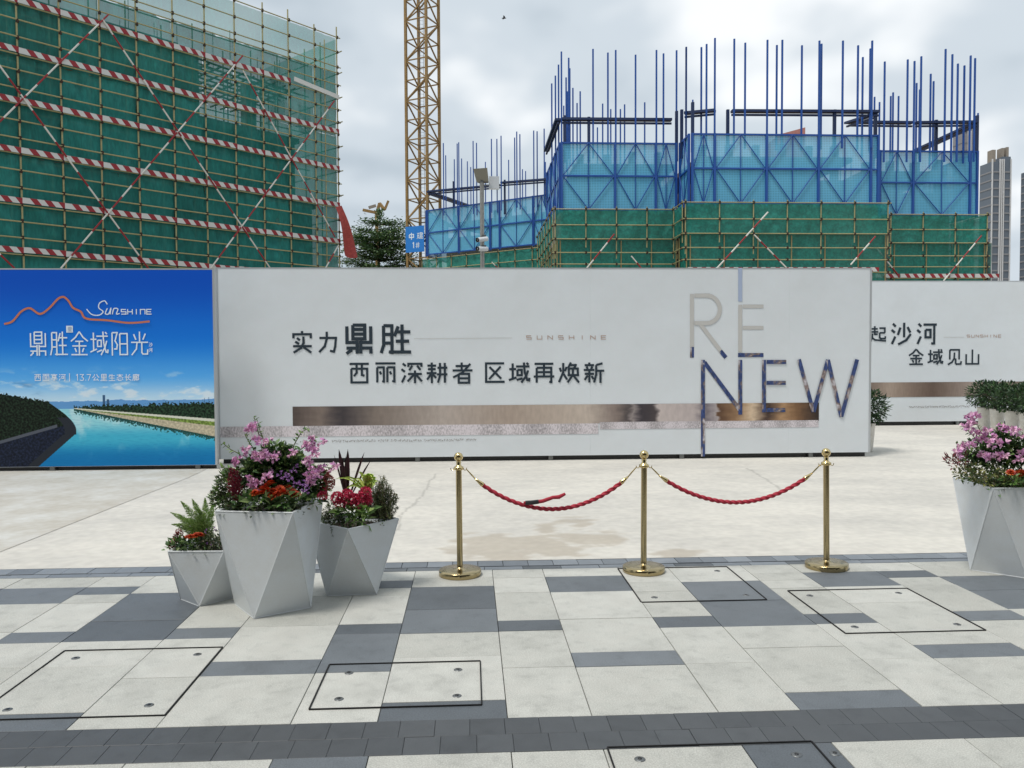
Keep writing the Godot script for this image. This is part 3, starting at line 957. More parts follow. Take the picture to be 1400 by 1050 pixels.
# the printed landscape, drawn in the pixels of the photograph from x = -230 to 291 and y = 367 to 641
func poster_texture() -> ImageTexture:
	var w := 1042
	var h := 548
	var im := Image.create(w, h, false, Image.FORMAT_RGB8)
	var n := noise(140, 0.012, 5)
	var f := noise(141, 0.12, 4)
	for j in h:
		var y := 367.0 + j * 0.5
		for i in w:
			var x := -230.0 + i * 0.5
			var fine := f.get_noise_2d(x * 2.0, y * 2.0)
			var c := Color(0.01, 0.32, 0.76).lerp(Color(0.08, 0.47, 0.87), smoothstep(375, 470, y)).lerp(Color(0.36, 0.69, 0.96), smoothstep(455, 525, y)).lerp(Color(0.78, 0.90, 0.98), smoothstep(512, 552, y))
			var cl := n.get_noise_2d(x * 1.1, y * 3.4) + 0.35 * n.get_noise_2d(x * 4.0, y * 9.0)
			c = c.lerp(Color(0.88, 0.93, 0.97), smoothstep(0.05, 0.5, cl) * smoothstep(495, 535, y) * 0.85)
			c = c.lerp(Color(0.16, 0.36, 0.58), smoothstep(0.02, 0.3, n.get_noise_2d(x * 0.9 + 300.0, y * 4.0)) * smoothstep(60, 10, x) * smoothstep(520, 530, y) * 0.7)
			# far hills
			if y > 551.0 - 3.5 * (n.get_noise_1d(x * 1.3) + 0.5) and y < 562:
				c = Color(0.40, 0.62, 0.84)
			for tw in [[137.0, 541.0, 1.6], [142.5, 547.0, 1.8], [277.0, 546.0, 0.5], [283.0, 545.0, 0.5]]:
				if absf(x - tw[0]) < tw[2] and y > tw[1] and y < 558:
					c = Color(0.25, 0.38, 0.52)
			# far bank of trees on the right, thinning to the left
			var k := clampf((x - 95.0) / 196.0, 0.0, 1.0)
			var tree_top := 557.0 - k * 4.0 + fine * 5.0 - n.get_noise_1d(x * 5.0) * 4.0
			var bank_top := 559.0 + k * 17.0
			if x > 95.0 and y > tree_top and y < bank_top:
				c = Color(0.13, 0.21, 0.15) * (1.0 + fine * 1.1)
			var path := bank_top + 1.5 + k * 2.5
			var grass := path + k * 6.0
			var wall_low := 560.0 + k * 41.0
			var water := y > 560.0 and x > 55.0
			if x > 95.0 and y >= bank_top and y < wall_low:
				if y < path:
					c = Color(0.86, 0.86, 0.80)
				elif y < grass:
					c = Color(0.46, 0.55, 0.27) * (1.0 + fine * 0.5)
				else:
					c = Color(0.76, 0.72, 0.62) * (1.0 + fine * 0.2)
				water = false
			elif x > 95.0 and y < bank_top:
				water = false
			if water or y > 604.0:
				var r := smoothstep(560, 640, y)
				c = Color(0.60, 0.86, 0.90).lerp(Color(0.28, 0.72, 0.84), smoothstep(0.1, 0.5, r)).lerp(Color(0.08, 0.48, 0.72), smoothstep(0.55, 1.0, r))
				c = c.lerp(Color(0.80, 0.92, 0.94), smoothstep(0.1, 0.45, n.get_noise_2d(x * 1.5, y * 1.2 + 90.0)) * (1.0 - r) * 0.8)
				if x > 95.0 and y < wall_low + 5.0 + fine * 7.0:
					c = Color(0.14, 0.30, 0.28) * (1.0 + fine * 0.6)
				c = c.lerp(Color(0.06, 0.32, 0.58), clampf(f.get_noise_2d(x * 0.5, y * 4.0), 0.0, 1.0) * 0.25)
			# wooded bank on the left and its curving wall
			var hill := 539.0 + maxf(0.0, x) * 0.18 + fine * 4.0
			var edge := 62.0 + 36.0 * sin(clampf((y - 552.0) / 60.0, 0.0, 1.0) * PI * 0.75)
			if y > 596.0:
				edge = 96.0 - (y - 596.0) * 1.15
			if y > hill and x < edge and y < 642:
				c = Color(0.09, 0.14, 0.10) * (1.0 + fine * 1.3)
				var road := 604.0 - x * 0.28
				if x > edge - 16.0 and y > 572:
					c = Color(0.17, 0.19, 0.22)
				elif absf(y - road) < 2.2 and x < 72:
					c = Color(0.34, 0.36, 0.40)
				elif y > road + 2.0:
					c = Color(0.11, 0.14, 0.21) * (1.0 + fine * 0.7)
			im.set_pixel(i, j, Color(clampf(c.r, 0, 1), clampf(c.g, 0, 1), clampf(c.b, 0, 1)))
	return ImageTexture.create_from_image(im)

# ---------------------------------------------------------------- building site on the left
var corner := Vector3(-6.27, 0, -39.7)
var along := Vector3(-0.6884, 0, 0.7254)
var outward := Vector3(0.7254, 0, 0.6884)

func face(t: float, y: float, n := 0.0) -> Vector3:
	return corner + along * t + Vector3(0, y, 0) + outward * n

func on_face(px: float, py: float, n: float) -> Vector3:
	var d := ray(px, py)
	var o := corner + outward * n
	return EYE + d * ((o - EYE).dot(outward) / d.dot(outward))

# a pole painted in red and white bands
func banded_pole(parent: Node, called: String, a: Vector3, b: Vector3, r: float, step: float) -> void:
	var st := begin()
	var l := a.distance_to(b)
	var n := int(ceil(l / step))
	var o := at_of(parent)
	for i in n:
		st.set_color(lin(150, 40, 48) if i % 2 else lin(222, 220, 214))
		tube(st, [a.lerp(b, float(i) / n) - o, a.lerp(b, float(i + 1) / n) - o], [r, r], 6, i == 0 or i == n - 1)
	part(parent, called, done(st), M.red_white)

func striped_board(l: float, h: float, period: float, slant: float) -> ArrayMesh:
	var st := begin()
	var n := int(round(l / period)) * 2
	var s := l / n
	for i in n:
		st.set_color(lin(146, 36, 46) if i % 2 else lin(206, 206, 204))
		var x := i * s - l / 2
		# cut the first and the last at the ends of the board
		var a0 := x + slant if i > 0 else -l / 2
		var a1 := x + s + slant if i < n - 1 else l / 2
		quad(st, Vector3(x, h, 0.012), Vector3(x + s, h, 0.012), Vector3(minf(a1, l / 2), 0, 0.012), Vector3(a0, 0, 0.012))
		quad(st, Vector3(x, h, -0.012), Vector3(x + s, h, -0.012), Vector3(minf(a1, l / 2), 0, -0.012), Vector3(a0, 0, -0.012))
	return done(st)

# a hanging net between two uprights, slack and folded
func net_mesh(a: Vector3, b: Vector3, y0: float, y1: float, seed_: int, slack: float, rows: int, cols := 8) -> ArrayMesh:
	var n := noise(seed_, 0.9, 3)
	var fold := noise(seed_ + 50, 1.6, 2)
	var side := (b - a).normalized()
	var out := side.cross(Vector3.UP).normalized()
	var st := begin()
	st.set_smooth_group(0)
	var grid := []
	for j in rows + 1:
		var line := []
		for i in cols + 1:
			var u := float(i) / cols
			var p := a.lerp(b, u) + Vector3(0, lerpf(y0, y1, float(j) / rows), 0)
			var q := u * a.distance_to(b)
			var pin := sin(u * PI) * 0.75 + 0.25
			p += out * slack * pin * (fold.get_noise_2d(q * 2.0, p.y * 0.35) + 0.7 * n.get_noise_2d(q * 1.4, p.y))
			line.append(p)
		grid.append(line)
	for j in rows:
		for i in cols:
			quad(st, grid[j][i], grid[j][i + 1], grid[j + 1][i + 1], grid[j + 1][i])
	return done(st)

func left_site() -> void:
	var t := thing("pole_scaffold", "yellow pole scaffold hung with dark green netting and red white toe boards", "scaffold", corner, "pole scaffolds round the new buildings")
	var ts := [0.0, 0.72, 1.28, 2.68, 4.04, 5.4, 6.8, 8.15, 9.6, 11.0, 12.4, 13.8, 15.2, 16.6, 18.0, 19.4]
	var last: float = ts[-1]
	var clamps := begin()
	var levels := []
	var e := 0.12
	while e < 15.3:
		levels.append(e)
		e += 0.58
	levels.append_array([15.5, 16.2, 16.9])
	# uprights, two rows
	for i in ts.size():
		if i == 1:
			pole(t, "upright_pole", face(ts[i], 0), face(ts[i], 16.6), 0.026, M.pole_yellow)
			continue
		pole(t, "upright_pole", face(ts[i] + rng.randf_range(-0.05, 0.05), 0), face(ts[i] + rng.randf_range(-0.04, 0.04), 17.0 + rng.randf() * 0.45), 0.032, M.pole_yellow)
		if i > 2:
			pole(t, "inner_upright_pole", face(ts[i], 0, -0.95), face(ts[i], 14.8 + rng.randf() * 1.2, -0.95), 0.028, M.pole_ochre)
	for k in levels.size():
		var y: float = levels[k]
		var lo := -0.06 - rng.randf() * 0.12
		pole(t, "ledger_pole", face(lo, y + rng.randf_range(-0.03, 0.03), 0.055), face(last + 0.3, y + rng.randf_range(-0.05, 0.05), 0.055), 0.026, M.pole_yellow)
		if k % 3 == 0:
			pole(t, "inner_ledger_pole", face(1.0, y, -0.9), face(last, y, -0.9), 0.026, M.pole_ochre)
		for i in ts.size():
			if i != 1 and y > 2.5:
				var c := face(ts[i], y, 0.04) - corner
				tube(clamps, [c - Vector3(0, 0.06, 0), c + Vector3(0, 0.06, 0)], [0.055, 0.055], 6)
	var cl := part(t, "coupler", done(clamps), M.coupler)
	cl.set_meta("kind", "stuff")
	# toe boards
	var basis := Basis(-along, Vector3.UP, outward)
	var board := striped_board(1.4, 0.2, 0.466, 0.16)
	var half := striped_board(0.7, 0.2, 0.466, 0.16)
	var bands := [3.6, 5.34, 7.08, 8.82, 10.56, 12.3, 14.04]
	for k in bands.size():
		for i in range(0, ts.size() - 1):
			if i == 1 or (k == 6 and i < 3):
				continue
			var i2 := i + 1 if i > 0 else 2
			var mid: float = (ts[i] + ts[i2]) / 2.0
			var w: float = (ts[i2] - ts[i]) / 1.4
			var droop := rng.randf_range(-0.012, 0.012)
			part(t, "toe_board", board, M.red_white, Transform3D(Basis(basis.x * w, basis.y, basis.z).rotated(outward, droop * 0.6), face(mid, bands[k] + 0.035 + droop, 0.1) - corner))
	# braces
	for p in [[-60, 225, 148, 20], [83, 367, 332, 76], [288, 367, 457, 138], [-40, 36, 203, 367], [140, 26, 373, 372], [332, 96, 458, 324], [443, 370, 463, 335], [-60, 290, 20, 367]]:
		banded_pole(t, "brace_pole", on_face(p[0], p[1], 0.15), on_face(p[2], p[3], 0.15), 0.032, 0.62)
	# nets
	for i in ts.size() - 1:
		if i == 1:
			continue
		var i2 := i + 1 if i > 0 else 2
		var a := face(ts[i], 0, -0.13) - corner
		var b := face(ts[i2], 0, -0.13) - corner
		for seg in [[0.1, 5.3], [5.3, 8.8], [8.8, 12.25], [12.25, 15.25]]:
			part(t, "safety_net", net_mesh(a, b, seg[0], seg[1], 200 + i * 5 + int(seg[0]), 0.22, 14), M["net_green_%d" % (rng.randi() % 3)])
		# pieces of net hung over the first where it was patched or lapped
		for q in 3:
			if rng.randf() < 0.6:
				var y0 := rng.randf_range(3.5, 12.5)
				var u0 := rng.randf_range(0.0, 0.4)
				part(t, "lapped_net", net_mesh(a.lerp(b, u0) - outward * 0.16, a.lerp(b, u0 + rng.randf_range(0.45, 0.6)) - outward * 0.16, y0, y0 + rng.randf_range(0.8, 2.4), 800 + i * 7 + q, 0.16, 8), M["thin_lap"])
		part(t, "thin_net", net_mesh(a, b, 15.25, 16.9, 300 + i, 0.06, 5), M["net_thin_%d" % (rng.randi() % 3)])
	# the short return at the corner, seen through the front net
	for k in 5:
		var n := -1.3 * (k + 1)
		pole(t, "upright_pole", face(0.0, 0, n), face(0.0, 17.0, n), 0.03, M.pole_yellow)
		part(t, "thin_net", net_mesh(face(0.06, 0, n + 1.3) - corner, face(0.06, 0, n) - corner, 0.1, 16.8, 340 + k, 0.06, 14), M["net_thin_%d" % (k % 3)])
	for k in range(2, levels.size(), 2):
		pole(t, "return_ledger_pole", face(-0.05, levels[k], 0.3), face(-0.05, levels[k], -6.6), 0.026, M.pole_yellow)
	# a plank laid over the top lift at the corner
	bar(t, "plank", face(2.5, 14.3, 0.12), face(0.0, 14.05, 0.12), 0.04, 0.2, M.white)
	# building behind the nets
	var bt := thing("concrete_frame_building", "unfinished concrete frame with rooftop formwork behind the dark green netting", "building", face(3.4, 0, -1.3))
	for y in [3.0, 6.0, 9.0, 12.0]:
		bar(bt, "floor_slab", face(0.3 if y < 9.5 else 1.2, y, -7.2), face(20, y, -7.2), 11.6, 0.22, M.site_concrete)
	for y in [0.0, 3.0, 6.0, 9.0]:
		bar(bt, "infill_wall", face(0.35 if y < 6.5 else 1.3, y + 1.5, -1.75), face(19.9, y + 1.5, -1.75), 0.2, 2.7, M.site_dark)
	for k in 5:
		bar(bt, "column", face(3.6 + k * 4.0, 0, -1.9), face(3.6 + k * 4.0, 14.2, -1.9), 0.5, 0.5, M.site_concrete, outward)
		bar(bt, "column", face(3.6 + k * 4.0, 0, -7.4), face(3.6 + k * 4.0, 14.2, -7.4), 0.5, 0.5, M.site_concrete, outward)
	bar(bt, "beam", face(6.2, 13.45, -1.7), face(20, 13.45, -1.7), 0.3, 2.7, M.formwork)
	bar(bt, "formwork_deck", face(7.2, 14.9, -6.6), face(20, 14.9, -6.6), 10.4, 0.08, M.formwork)
	for k in 10:
		var n := -1.6 - k * 0.55
		pole(bt, "formwork_tube", face(1.0, 14.3 + 0.02 * k, n), face(8.6, 14.75 + 0.02 * k, n), 0.045, M.formwork)
	for k in 14:
		pole(bt, "formwork_tube", face(1.4 + k * 0.55, 14.45, -1.4), face(1.4 + k * 0.55, 14.5, -7.2), 0.045, M.formwork)
		pole(bt, "formwork_prop", face(1.4 + k * 0.55, 12.0, -1.8 - (k % 3)), face(1.4 + k * 0.55, 14.45, -1.8 - (k % 3)), 0.03, M.steel)
	for k in 12:
		var p := face(1.4 + k * 0.75 + (0.3 if k % 3 == 0 else 0.0), 14.4, -2.2 - (k * 37 % 5) * 0.6)
		pole(bt, "rebar", p, p + Vector3(0, 1.5 + 0.3 * (k % 4), 0), 0.014, M.rust)
	# the red sheet that hangs off the corner
	var rs := thing("red_sheet", "faded red sheet hanging loose from the scaffold corner", "tarpaulin", on_face(463, 284, 0.3))
	var st := begin()
	st.set_smooth_group(0)
	var rows := 14
	var cols := 6
	var g := []
	for j in rows + 1:
		var v := float(j) / rows
		var l := on_face(lerpf(459, 472, v), lerpf(283, 346, v), 0.35)
		var r := on_face(lerpf(467, 490, v), lerpf(281, 351, v), 0.35)
		var line := []
		for i in cols + 1:
			var u := float(i) / cols
			var bulge := sin(u * PI * 2.0 + v * 3.0) * 0.13 * v + sin(v * 5.0) * 0.08
			line.append(l.lerp(r, u) + outward * bulge + Vector3(0, -0.15 * sin(u * PI) * v, 0) - rs.position)
		g.append(line)
	for j in rows:
		for i in cols:
			quad(st, g[j][i], g[j][i + 1], g[j + 1][i + 1], g[j + 1][i])
	part(rs, "cloth", done(st), M.red_cloth)
	pole(rs, "tie_rope", rs.position + Vector3(0, -0.03, 0), rs.position - outward * 0.3, 0.012, M.white)

# ---------------------------------------------------------------- building site on the right
func frame_face(t: Node3D, pts: Array, yb: float, ym: float, yt: float, thick := 0.12) -> void:
	for i in pts.size():
		var p: Vector3 = pts[i]
		bar(t, "frame_post", p + Vector3(0, yb - 0.15, 0), p + Vector3(0, yt + 0.05, 0), thick, thick, M.frame_blue)
	for i in pts.size() - 1:
		var a: Vector3 = pts[i]
		var b: Vector3 = pts[i + 1]
		var d := (b - a).normalized()
		var out := d.cross(Vector3.UP).normalized() * -1.0
		if out.dot(EYE - a) < 0:
			out = -out
		var a2 := a + d * thick * 0.5
		var b2 := b - d * thick * 0.5
		var l := a.distance_to(b)
		for y in [yb, ym, yt]:
			bar(t, "frame_rail", a2 + Vector3(0, y, 0), b2 + Vector3(0, y, 0), 0.07, 0.09, M.frame_blue)
		var m := (a + b) / 2.0
		var o := -out * 0.05 - t.position
		for seg in [[yb, ym], [ym, yt]]:
			var st := begin()
			quad(st, a2 + o + Vector3(0, seg[0], 0), b2 + o + Vector3(0, seg[0], 0), b2 + o + Vector3(0, seg[1], 0), a2 + o + Vector3(0, seg[1], 0))
			part(t, "perforated_panel", done(st), M["net_blue_%d" % (rng.randi() % 3)])
		if l > 0.9:
			pole(t, "frame_stud", m + Vector3(0, yb, 0), m + Vector3(0, yt, 0), 0.025, M.frame_blue)
			for s in [a2, b2]:
				pole(t, "frame_brace", s + Vector3(0, ym, 0) + out * 0.02, m + Vector3(0, yt, 0) + out * 0.02, 0.026, M.frame_blue)
				pole(t, "frame_brace", s + Vector3(0, ym, 0) + out * 0.02, m + Vector3(0, yb, 0) + out * 0.02, 0.026, M.frame_blue)

func px_row(pxs: Array, py: float, z: float) -> Array:
	var r := []
	for px in pxs:
		var p := on_plane(px, py, z)
		r.append(Vector3(p.x, 0, z))
	return r

func scaffold_face(t: Node3D, a: Vector3, b: Vector3, n: int, seed_: int, clamps: SurfaceTool, top := 9.58) -> void:
	var d := (b - a).normalized()
	var out := d.cross(Vector3.UP).normalized()
	if out.dot(EYE - a) < 0:
		out = -out
	var rails := [9.55, 8.7, 7.95, 7.22, 6.6, 5.95, 5.3, 4.65, 3.9]
	for y in rails:
		pole(t, "ledger_pole", a - d * 0.15 + Vector3(0, y, 0) + out * 0.05, b + d * 0.15 + Vector3(0, y, 0) + out * 0.05, 0.028, M.pole_yellow)
	for i in n + 1:
		var p := a.lerp(b, float(i) / n)
		pole(t, "upright_pole", p + Vector3(0, 7.5 if i % 2 else 6.9, 0), p + Vector3(0, top + 0.12, 0), 0.03, M.pole_yellow)
		var p2 := a.lerp(b, clampf((i + 0.18) / n, 0, 1)) - out * 0.22
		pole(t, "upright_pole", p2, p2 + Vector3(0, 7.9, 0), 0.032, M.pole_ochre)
		for y in rails:
			var c: Vector3 = p + Vector3(0, y, 0) + out * 0.04 - t.position
			tube(clamps, [c - Vector3(0, 0.07, 0), c + Vector3(0, 0.07, 0)], [0.065, 0.065], 6)
	for i in n:
		var p := a.lerp(b, float(i) / n) - out * 0.06 - t.position
		var q := a.lerp(b, float(i + 1) / n) - out * 0.06 - t.position
		part(t, "safety_net", net_mesh(p, q, 7.95, 9.52, seed_ + i, 0.14, 8), M.net_emerald)
		part(t, "lower_safety_net", net_mesh(p - out * 0.24, q - out * 0.24, 0.1, 8.0, seed_ + 40 + i, 0.14, 16), M.net_emerald)

func right_site() -> void:
	var zb := -43.0
	var za := -45.0
	var zc := -46.2
	var f := thing("climbing_screen", "blue perforated climbing screen with tall blue posts on the half-built tower", "climbing screen", Vector3(15, 9.6, -46))
	var yb := 9.75
	var ym := 11.6
	var yt := 13.4
	var row_a := px_row([768, 841, 896.5, 924.5], 240, za)
	var row_b := px_row([946.5, 977, 1048, 1119, 1190.5, 1200.5], 240, zb)
	var row_c := px_row([1203, 1248.5, 1326.5, 1336], 240, zc)
	frame_face(f, row_a, yb, ym, yt)
	frame_face(f, row_b, yb, ym, yt)
	frame_face(f, row_c, yb, ym, yt)
	frame_face(f, [row_b[0] + Vector3(-0.15, 0, -2.0), row_b[0] + Vector3(-0.15, 0, -0.15)], yb, ym, yt)
	frame_face(f, [row_a[0] + Vector3(-0.1, 0, -7.5), row_a[0] + Vector3(-0.1, 0, -5.0), row_a[0] + Vector3(-0.1, 0, -2.5), row_a[0] + Vector3(-0.1, 0, -0.15)], yb, ym, yt)
	frame_face(f, [row_c[3] + Vector3(0.1, 0, -0.2), row_c[3] + Vector3(0.1, 0, -3.4), row_c[3] + Vector3(0.1, 0, -6.6)], yb, ym, yt)
	var d0 := on_plane(584, 300, -67.0)
	var d1 := on_plane(752, 300, -60.0)
	var row_d := []
	for px in [584, 627, 670, 683, 729, 752]:
		var r := ray(px, 300)
		# where the sight line meets the wing
		var n := Vector3(-(d1.z - d0.z), 0, d1.x - d0.x)
		var p := EYE + r * ((d0 - EYE).dot(n) / r.dot(n))
		row_d.append(Vector3(p.x, 0, p.z))
	frame_face(f, row_d, 10.0, 11.75, 13.55, 0.17)
	frame_face(f, [row_d[0] + Vector3(-0.1, 0, -0.2), row_d[0] + Vector3(1.5, 0, -6)], 10.0, 11.75, 13.55)
	# posts standing above the screen; all reach the same height, so those that look shorter stand farther off
	var posts := [[437,548],[446,595],[479,610],[490,550],[496,545],[507,607],[529,618],[542,640],[551,540],[564,547],[598,620],[621,532],[642,532],[658,520],[687,612],[710,527],[718,504],[730,514],[740,648],[752,655],[783,500],[796,503],[823,493],[828,620],
		[852,320],[866,290],[878,248],[889,198],[917,222],[921,262],[907,297],[912,350],[898,405],[933,337],[949,395],[961,350],
		[1010,188],[1047,397],[1067,202],[1078,418],[1097,192],[1115,418],[1131,400],[1173,210],[1208,392],[1253,192],[1280,205],[1330,193],[1367,180],[1392,382],[1027,488]]
	var posts2 := [[70,138],[107,124],[165,125],[185,113],[217,90],[291,93],[333,108],[418,97],[454,117],[475,97],[550,118],[617,100],[625,112],[707,100],[765,118],[783,163],[812,130],[819,100],
		[828,315],[847,335],[867,180],[890,312],[899,298],[920,312],[955,172],[981,178],[989,262],[1001,287],[1007,160],[1043,227],[1054,255],[1100,132],[1126,152],[1147,188],[1172,195],[1196,157],[1213,167],[1224,377]]
	var all := []
	for p in posts:
		all.append(Vector2(450 + p[0] / 2.8, p[1] / 2.8))
	for p in posts2:
		all.append(Vector2(900 + p[0] / 2.8, 20 + p[1] / 2.8))
	for p in all:
		var r := ray(p.x, p.y)
		var s := clampf((18.3 - EYE.y) / r.y, 43.3, 72.0)
		if p.x > 755 and p.x < 930:
			s = maxf(s, 45.3)
		if p.x > 1205:
			s = maxf(s, 46.5)
		var top := EYE + r * s
		bar(f, "tall_post", Vector3(top.x, 12.7, top.z), top, 0.085, 0.085, M.frame_blue)
	# walkway trusses above the screen
	var walk := [[on_plane(768, 163, -45.7), on_plane(918, 164, -45.7)], [on_plane(1000, 152, -43.8), on_plane(1201, 153, -43.8)], [on_plane(1160, 167, -47), on_plane(1247, 168, -47)], [on_plane(1252, 168, -46.7), on_plane(1336, 167, -46.7)]]
	walk.append([walk[0][0] + Vector3(-0.2, 0, 0), walk[0][0] + Vector3(-0.2, 0, -7.0)])
	walk.append([walk[3][1] + Vector3(0, 0, -0.3), walk[3][1] + Vector3(0, 0, -6.5)])
	walk.append([walk[1][1] + Vector3(0, 0, -0.4), walk[2][0] + Vector3(0, 0, -0.2)])
	walk.append([on_plane(586, 262, -66), on_plane(684, 253, -62.4)])
	walk.append([on_plane(686, 250, -62.4), on_plane(751, 245, -59.5)])
	walk.append([on_plane(586, 262, -66), on_plane(640, 281, -76)])
	walk.append([on_plane(936, 155, -44.2), on_plane(978, 151, -43.4)])
	for w in walk:
		bar(f, "walkway_truss", w[0], w[1], 0.36, 0.13, M.frame_navy)
		bar(f, "walkway_rail", w[0] + Vector3(0, -0.2, 0), w[1] + Vector3(0, -0.2, 0), 0.1, 0.1, M.frame_navy)
	for p in [[805, 160, -45.7], [772, 158, -45.7], [925, 152, -45.3], [932, 150, -44.6], [947, 140, -43.2], [995, 150, -43.8], [1141, 150, -43.8], [1197, 155, -44.2], [1280, 164, -47], [620, 248, -66], [690, 246, -62.4], [747, 243, -59.5], [1336, 158, -46.8]]:
		var top := on_plane(p[0], p[1], p[2])
		bar(f, "lattice_column", Vector3(top.x, 12.5, top.z), top, 0.15, 0.15, M.frame_navy)
	# pole scaffold below the screen
	var s := thing("pole_scaffold", "yellow pole scaffold with emerald netting below the blue climbing screen", "scaffold", Vector3(15, 0, -46), "pole scaffolds round the new buildings")
	var clamps := begin()
	var a0 := on_plane(759, 300, -43.8)
	var a1 := on_plane(926, 300, -43.8)
	var b0 := on_plane(937, 300, -41.7)
	var b1 := on_plane(1214, 300, -41.7)
	var c0 := on_plane(1218, 300, -45.0)
	var c1 := on_plane(1350, 300, -45.0)
	for v in [["a", a0, a1, 4], ["b", b0, b1, 6], ["c", c0, c1, 3]]:
		scaffold_face(s, Vector3(v[1].x, 0, v[1].z), Vector3(v[2].x, 0, v[2].z), v[3], 400 + 100 * v[3], clamps)
	scaffold_face(s, Vector3(b0.x - 0.1, 0, -43.7), Vector3(b0.x - 0.1, 0, -41.9), 1, 1200, clamps)
	scaffold_face(s, Vector3(a0.x - 0.1, 0, -54.0), Vector3(a0.x - 0.1, 0, -44.0), 6, 1300, clamps)
	scaffold_face(s, Vector3(c1.x + 0.1, 0, -45.2), Vector3(c1.x + 0.1, 0, -52.0), 4, 1400, clamps)
	var e0 := on_plane(577, 350, -66.6)
	var e1 := on_plane(752, 340, -58.6)
	scaffold_face(s, Vector3(e0.x, 0, e0.z), Vector3(e1.x, 0, e1.z), 8, 1500, clamps)
	var cl := part(s, "coupler", done(clamps), M.coupler)
	cl.set_meta("kind", "stuff")
	for p in [[802, 367, 840, 320, -43.6], [863, 350, 878, 368, -43.6], [980, 367, 1050, 290, -41.5], [1031, 321, 1075, 366, -41.5], [1163, 362, 1197, 323, -41.5], [1198, 339, 1227, 375, -44.8], [1290, 384, 1342, 322, -44.8], [672, 358, 682, 368, -60.0]]:
		banded_pole(s, "brace_pole", on_plane(p[0], p[1], p[4]), on_plane(p[2], p[3], p[4]), 0.04, 0.6)
	var board := striped_board(1.4, 0.22, 0.466, 0.16)
	for k in 13:
		part(s, "toe_board", board, M.red_white, Transform3D(Basis.IDENTITY, Vector3(b0.x + 0.8 + k * 0.82, 6.02, -41.56) - s.position) if k < 0 else Transform3D(Basis.IDENTITY, Vector3(b0.x + 0.8 + k * 1.45, 5.98, -41.54 if k < 7 else -44.85) - s.position))
	# concrete core
	var b := thing("concrete_tower_core", "half-built concrete storeys showing through the blue screens", "building", Vector3(15, 0, -52))
	for v in [[row_a[0].x + 0.8, row_a[3].x + 0.4, -46.3], [row_b[0].x + 0.6, row_b[5].x - 0.6, -44.4], [row_c[0].x - 0.4, row_c[3].x - 0.8, -47.6]]:
		block(b, "storey_wall", Vector3(v[0], 0, -60.0 - v[2] * 0.01), Vector3(v[1], 11.3, v[2]), M.site_concrete)
		block(b, "floor_slab", Vector3(v[0] + 0.1, 12.35, -59.5 - v[2] * 0.01), Vector3(v[1] - 0.1, 12.6, v[2] - 0.1), M.formwork)
		var x: float = v[0] + 0.3
		while x < v[1]:
			block(b, "column", Vector3(x, 11.3, v[2] - 0.7), Vector3(x + 0.35, 13.15 + 0.25 * rng.randf(), v[2] - 0.3), M.site_concrete)
			for q in 3:
				pole(b, "formwork_prop", Vector3(x + 0.5 + q * 0.3, 11.3, v[2] - 0.4), Vector3(x + 0.5 + q * 0.3, 12.35, v[2] - 0.4), 0.03, M.white)
			x += 1.5
	var wing := thing("concrete_wing", "half-built concrete wing between the crane mast and the tower", "building", Vector3(4, 0, -70))
	var wd: Vector3 = (row_d[5] - row_d[0]).normalized()
	var wn := Vector3(-wd.z, 0, wd.x)
	if wn.dot(EYE - row_d[0]) > 0:
		wn = -wn
	var w0: Vector3 = row_d[0] + wn * 6.0 + wd * 0.8
	var w1: Vector3 = row_d[5] + wn * 6.0
	bar(wing, "storey_wall", w0 + Vector3(0, 5.7, 0), w1 + Vector3(0, 5.7, 0), 9.0, 11.4, M.site_concrete)
	bar(wing, "floor_slab", w0 + Vector3(0, 12.5, 0), w1 + Vector3(0, 12.5, 0), 9.0, 0.25, M.formwork)
	for k in 8:
		var p := w0.lerp(w1, (k + 0.4) / 8.0) - wn * 4.0
		bar(wing, "column", p + Vector3(0, 11.4, 0), p + Vector3(0, 13.3, 0), 0.35, 0.35, M.site_concrete)

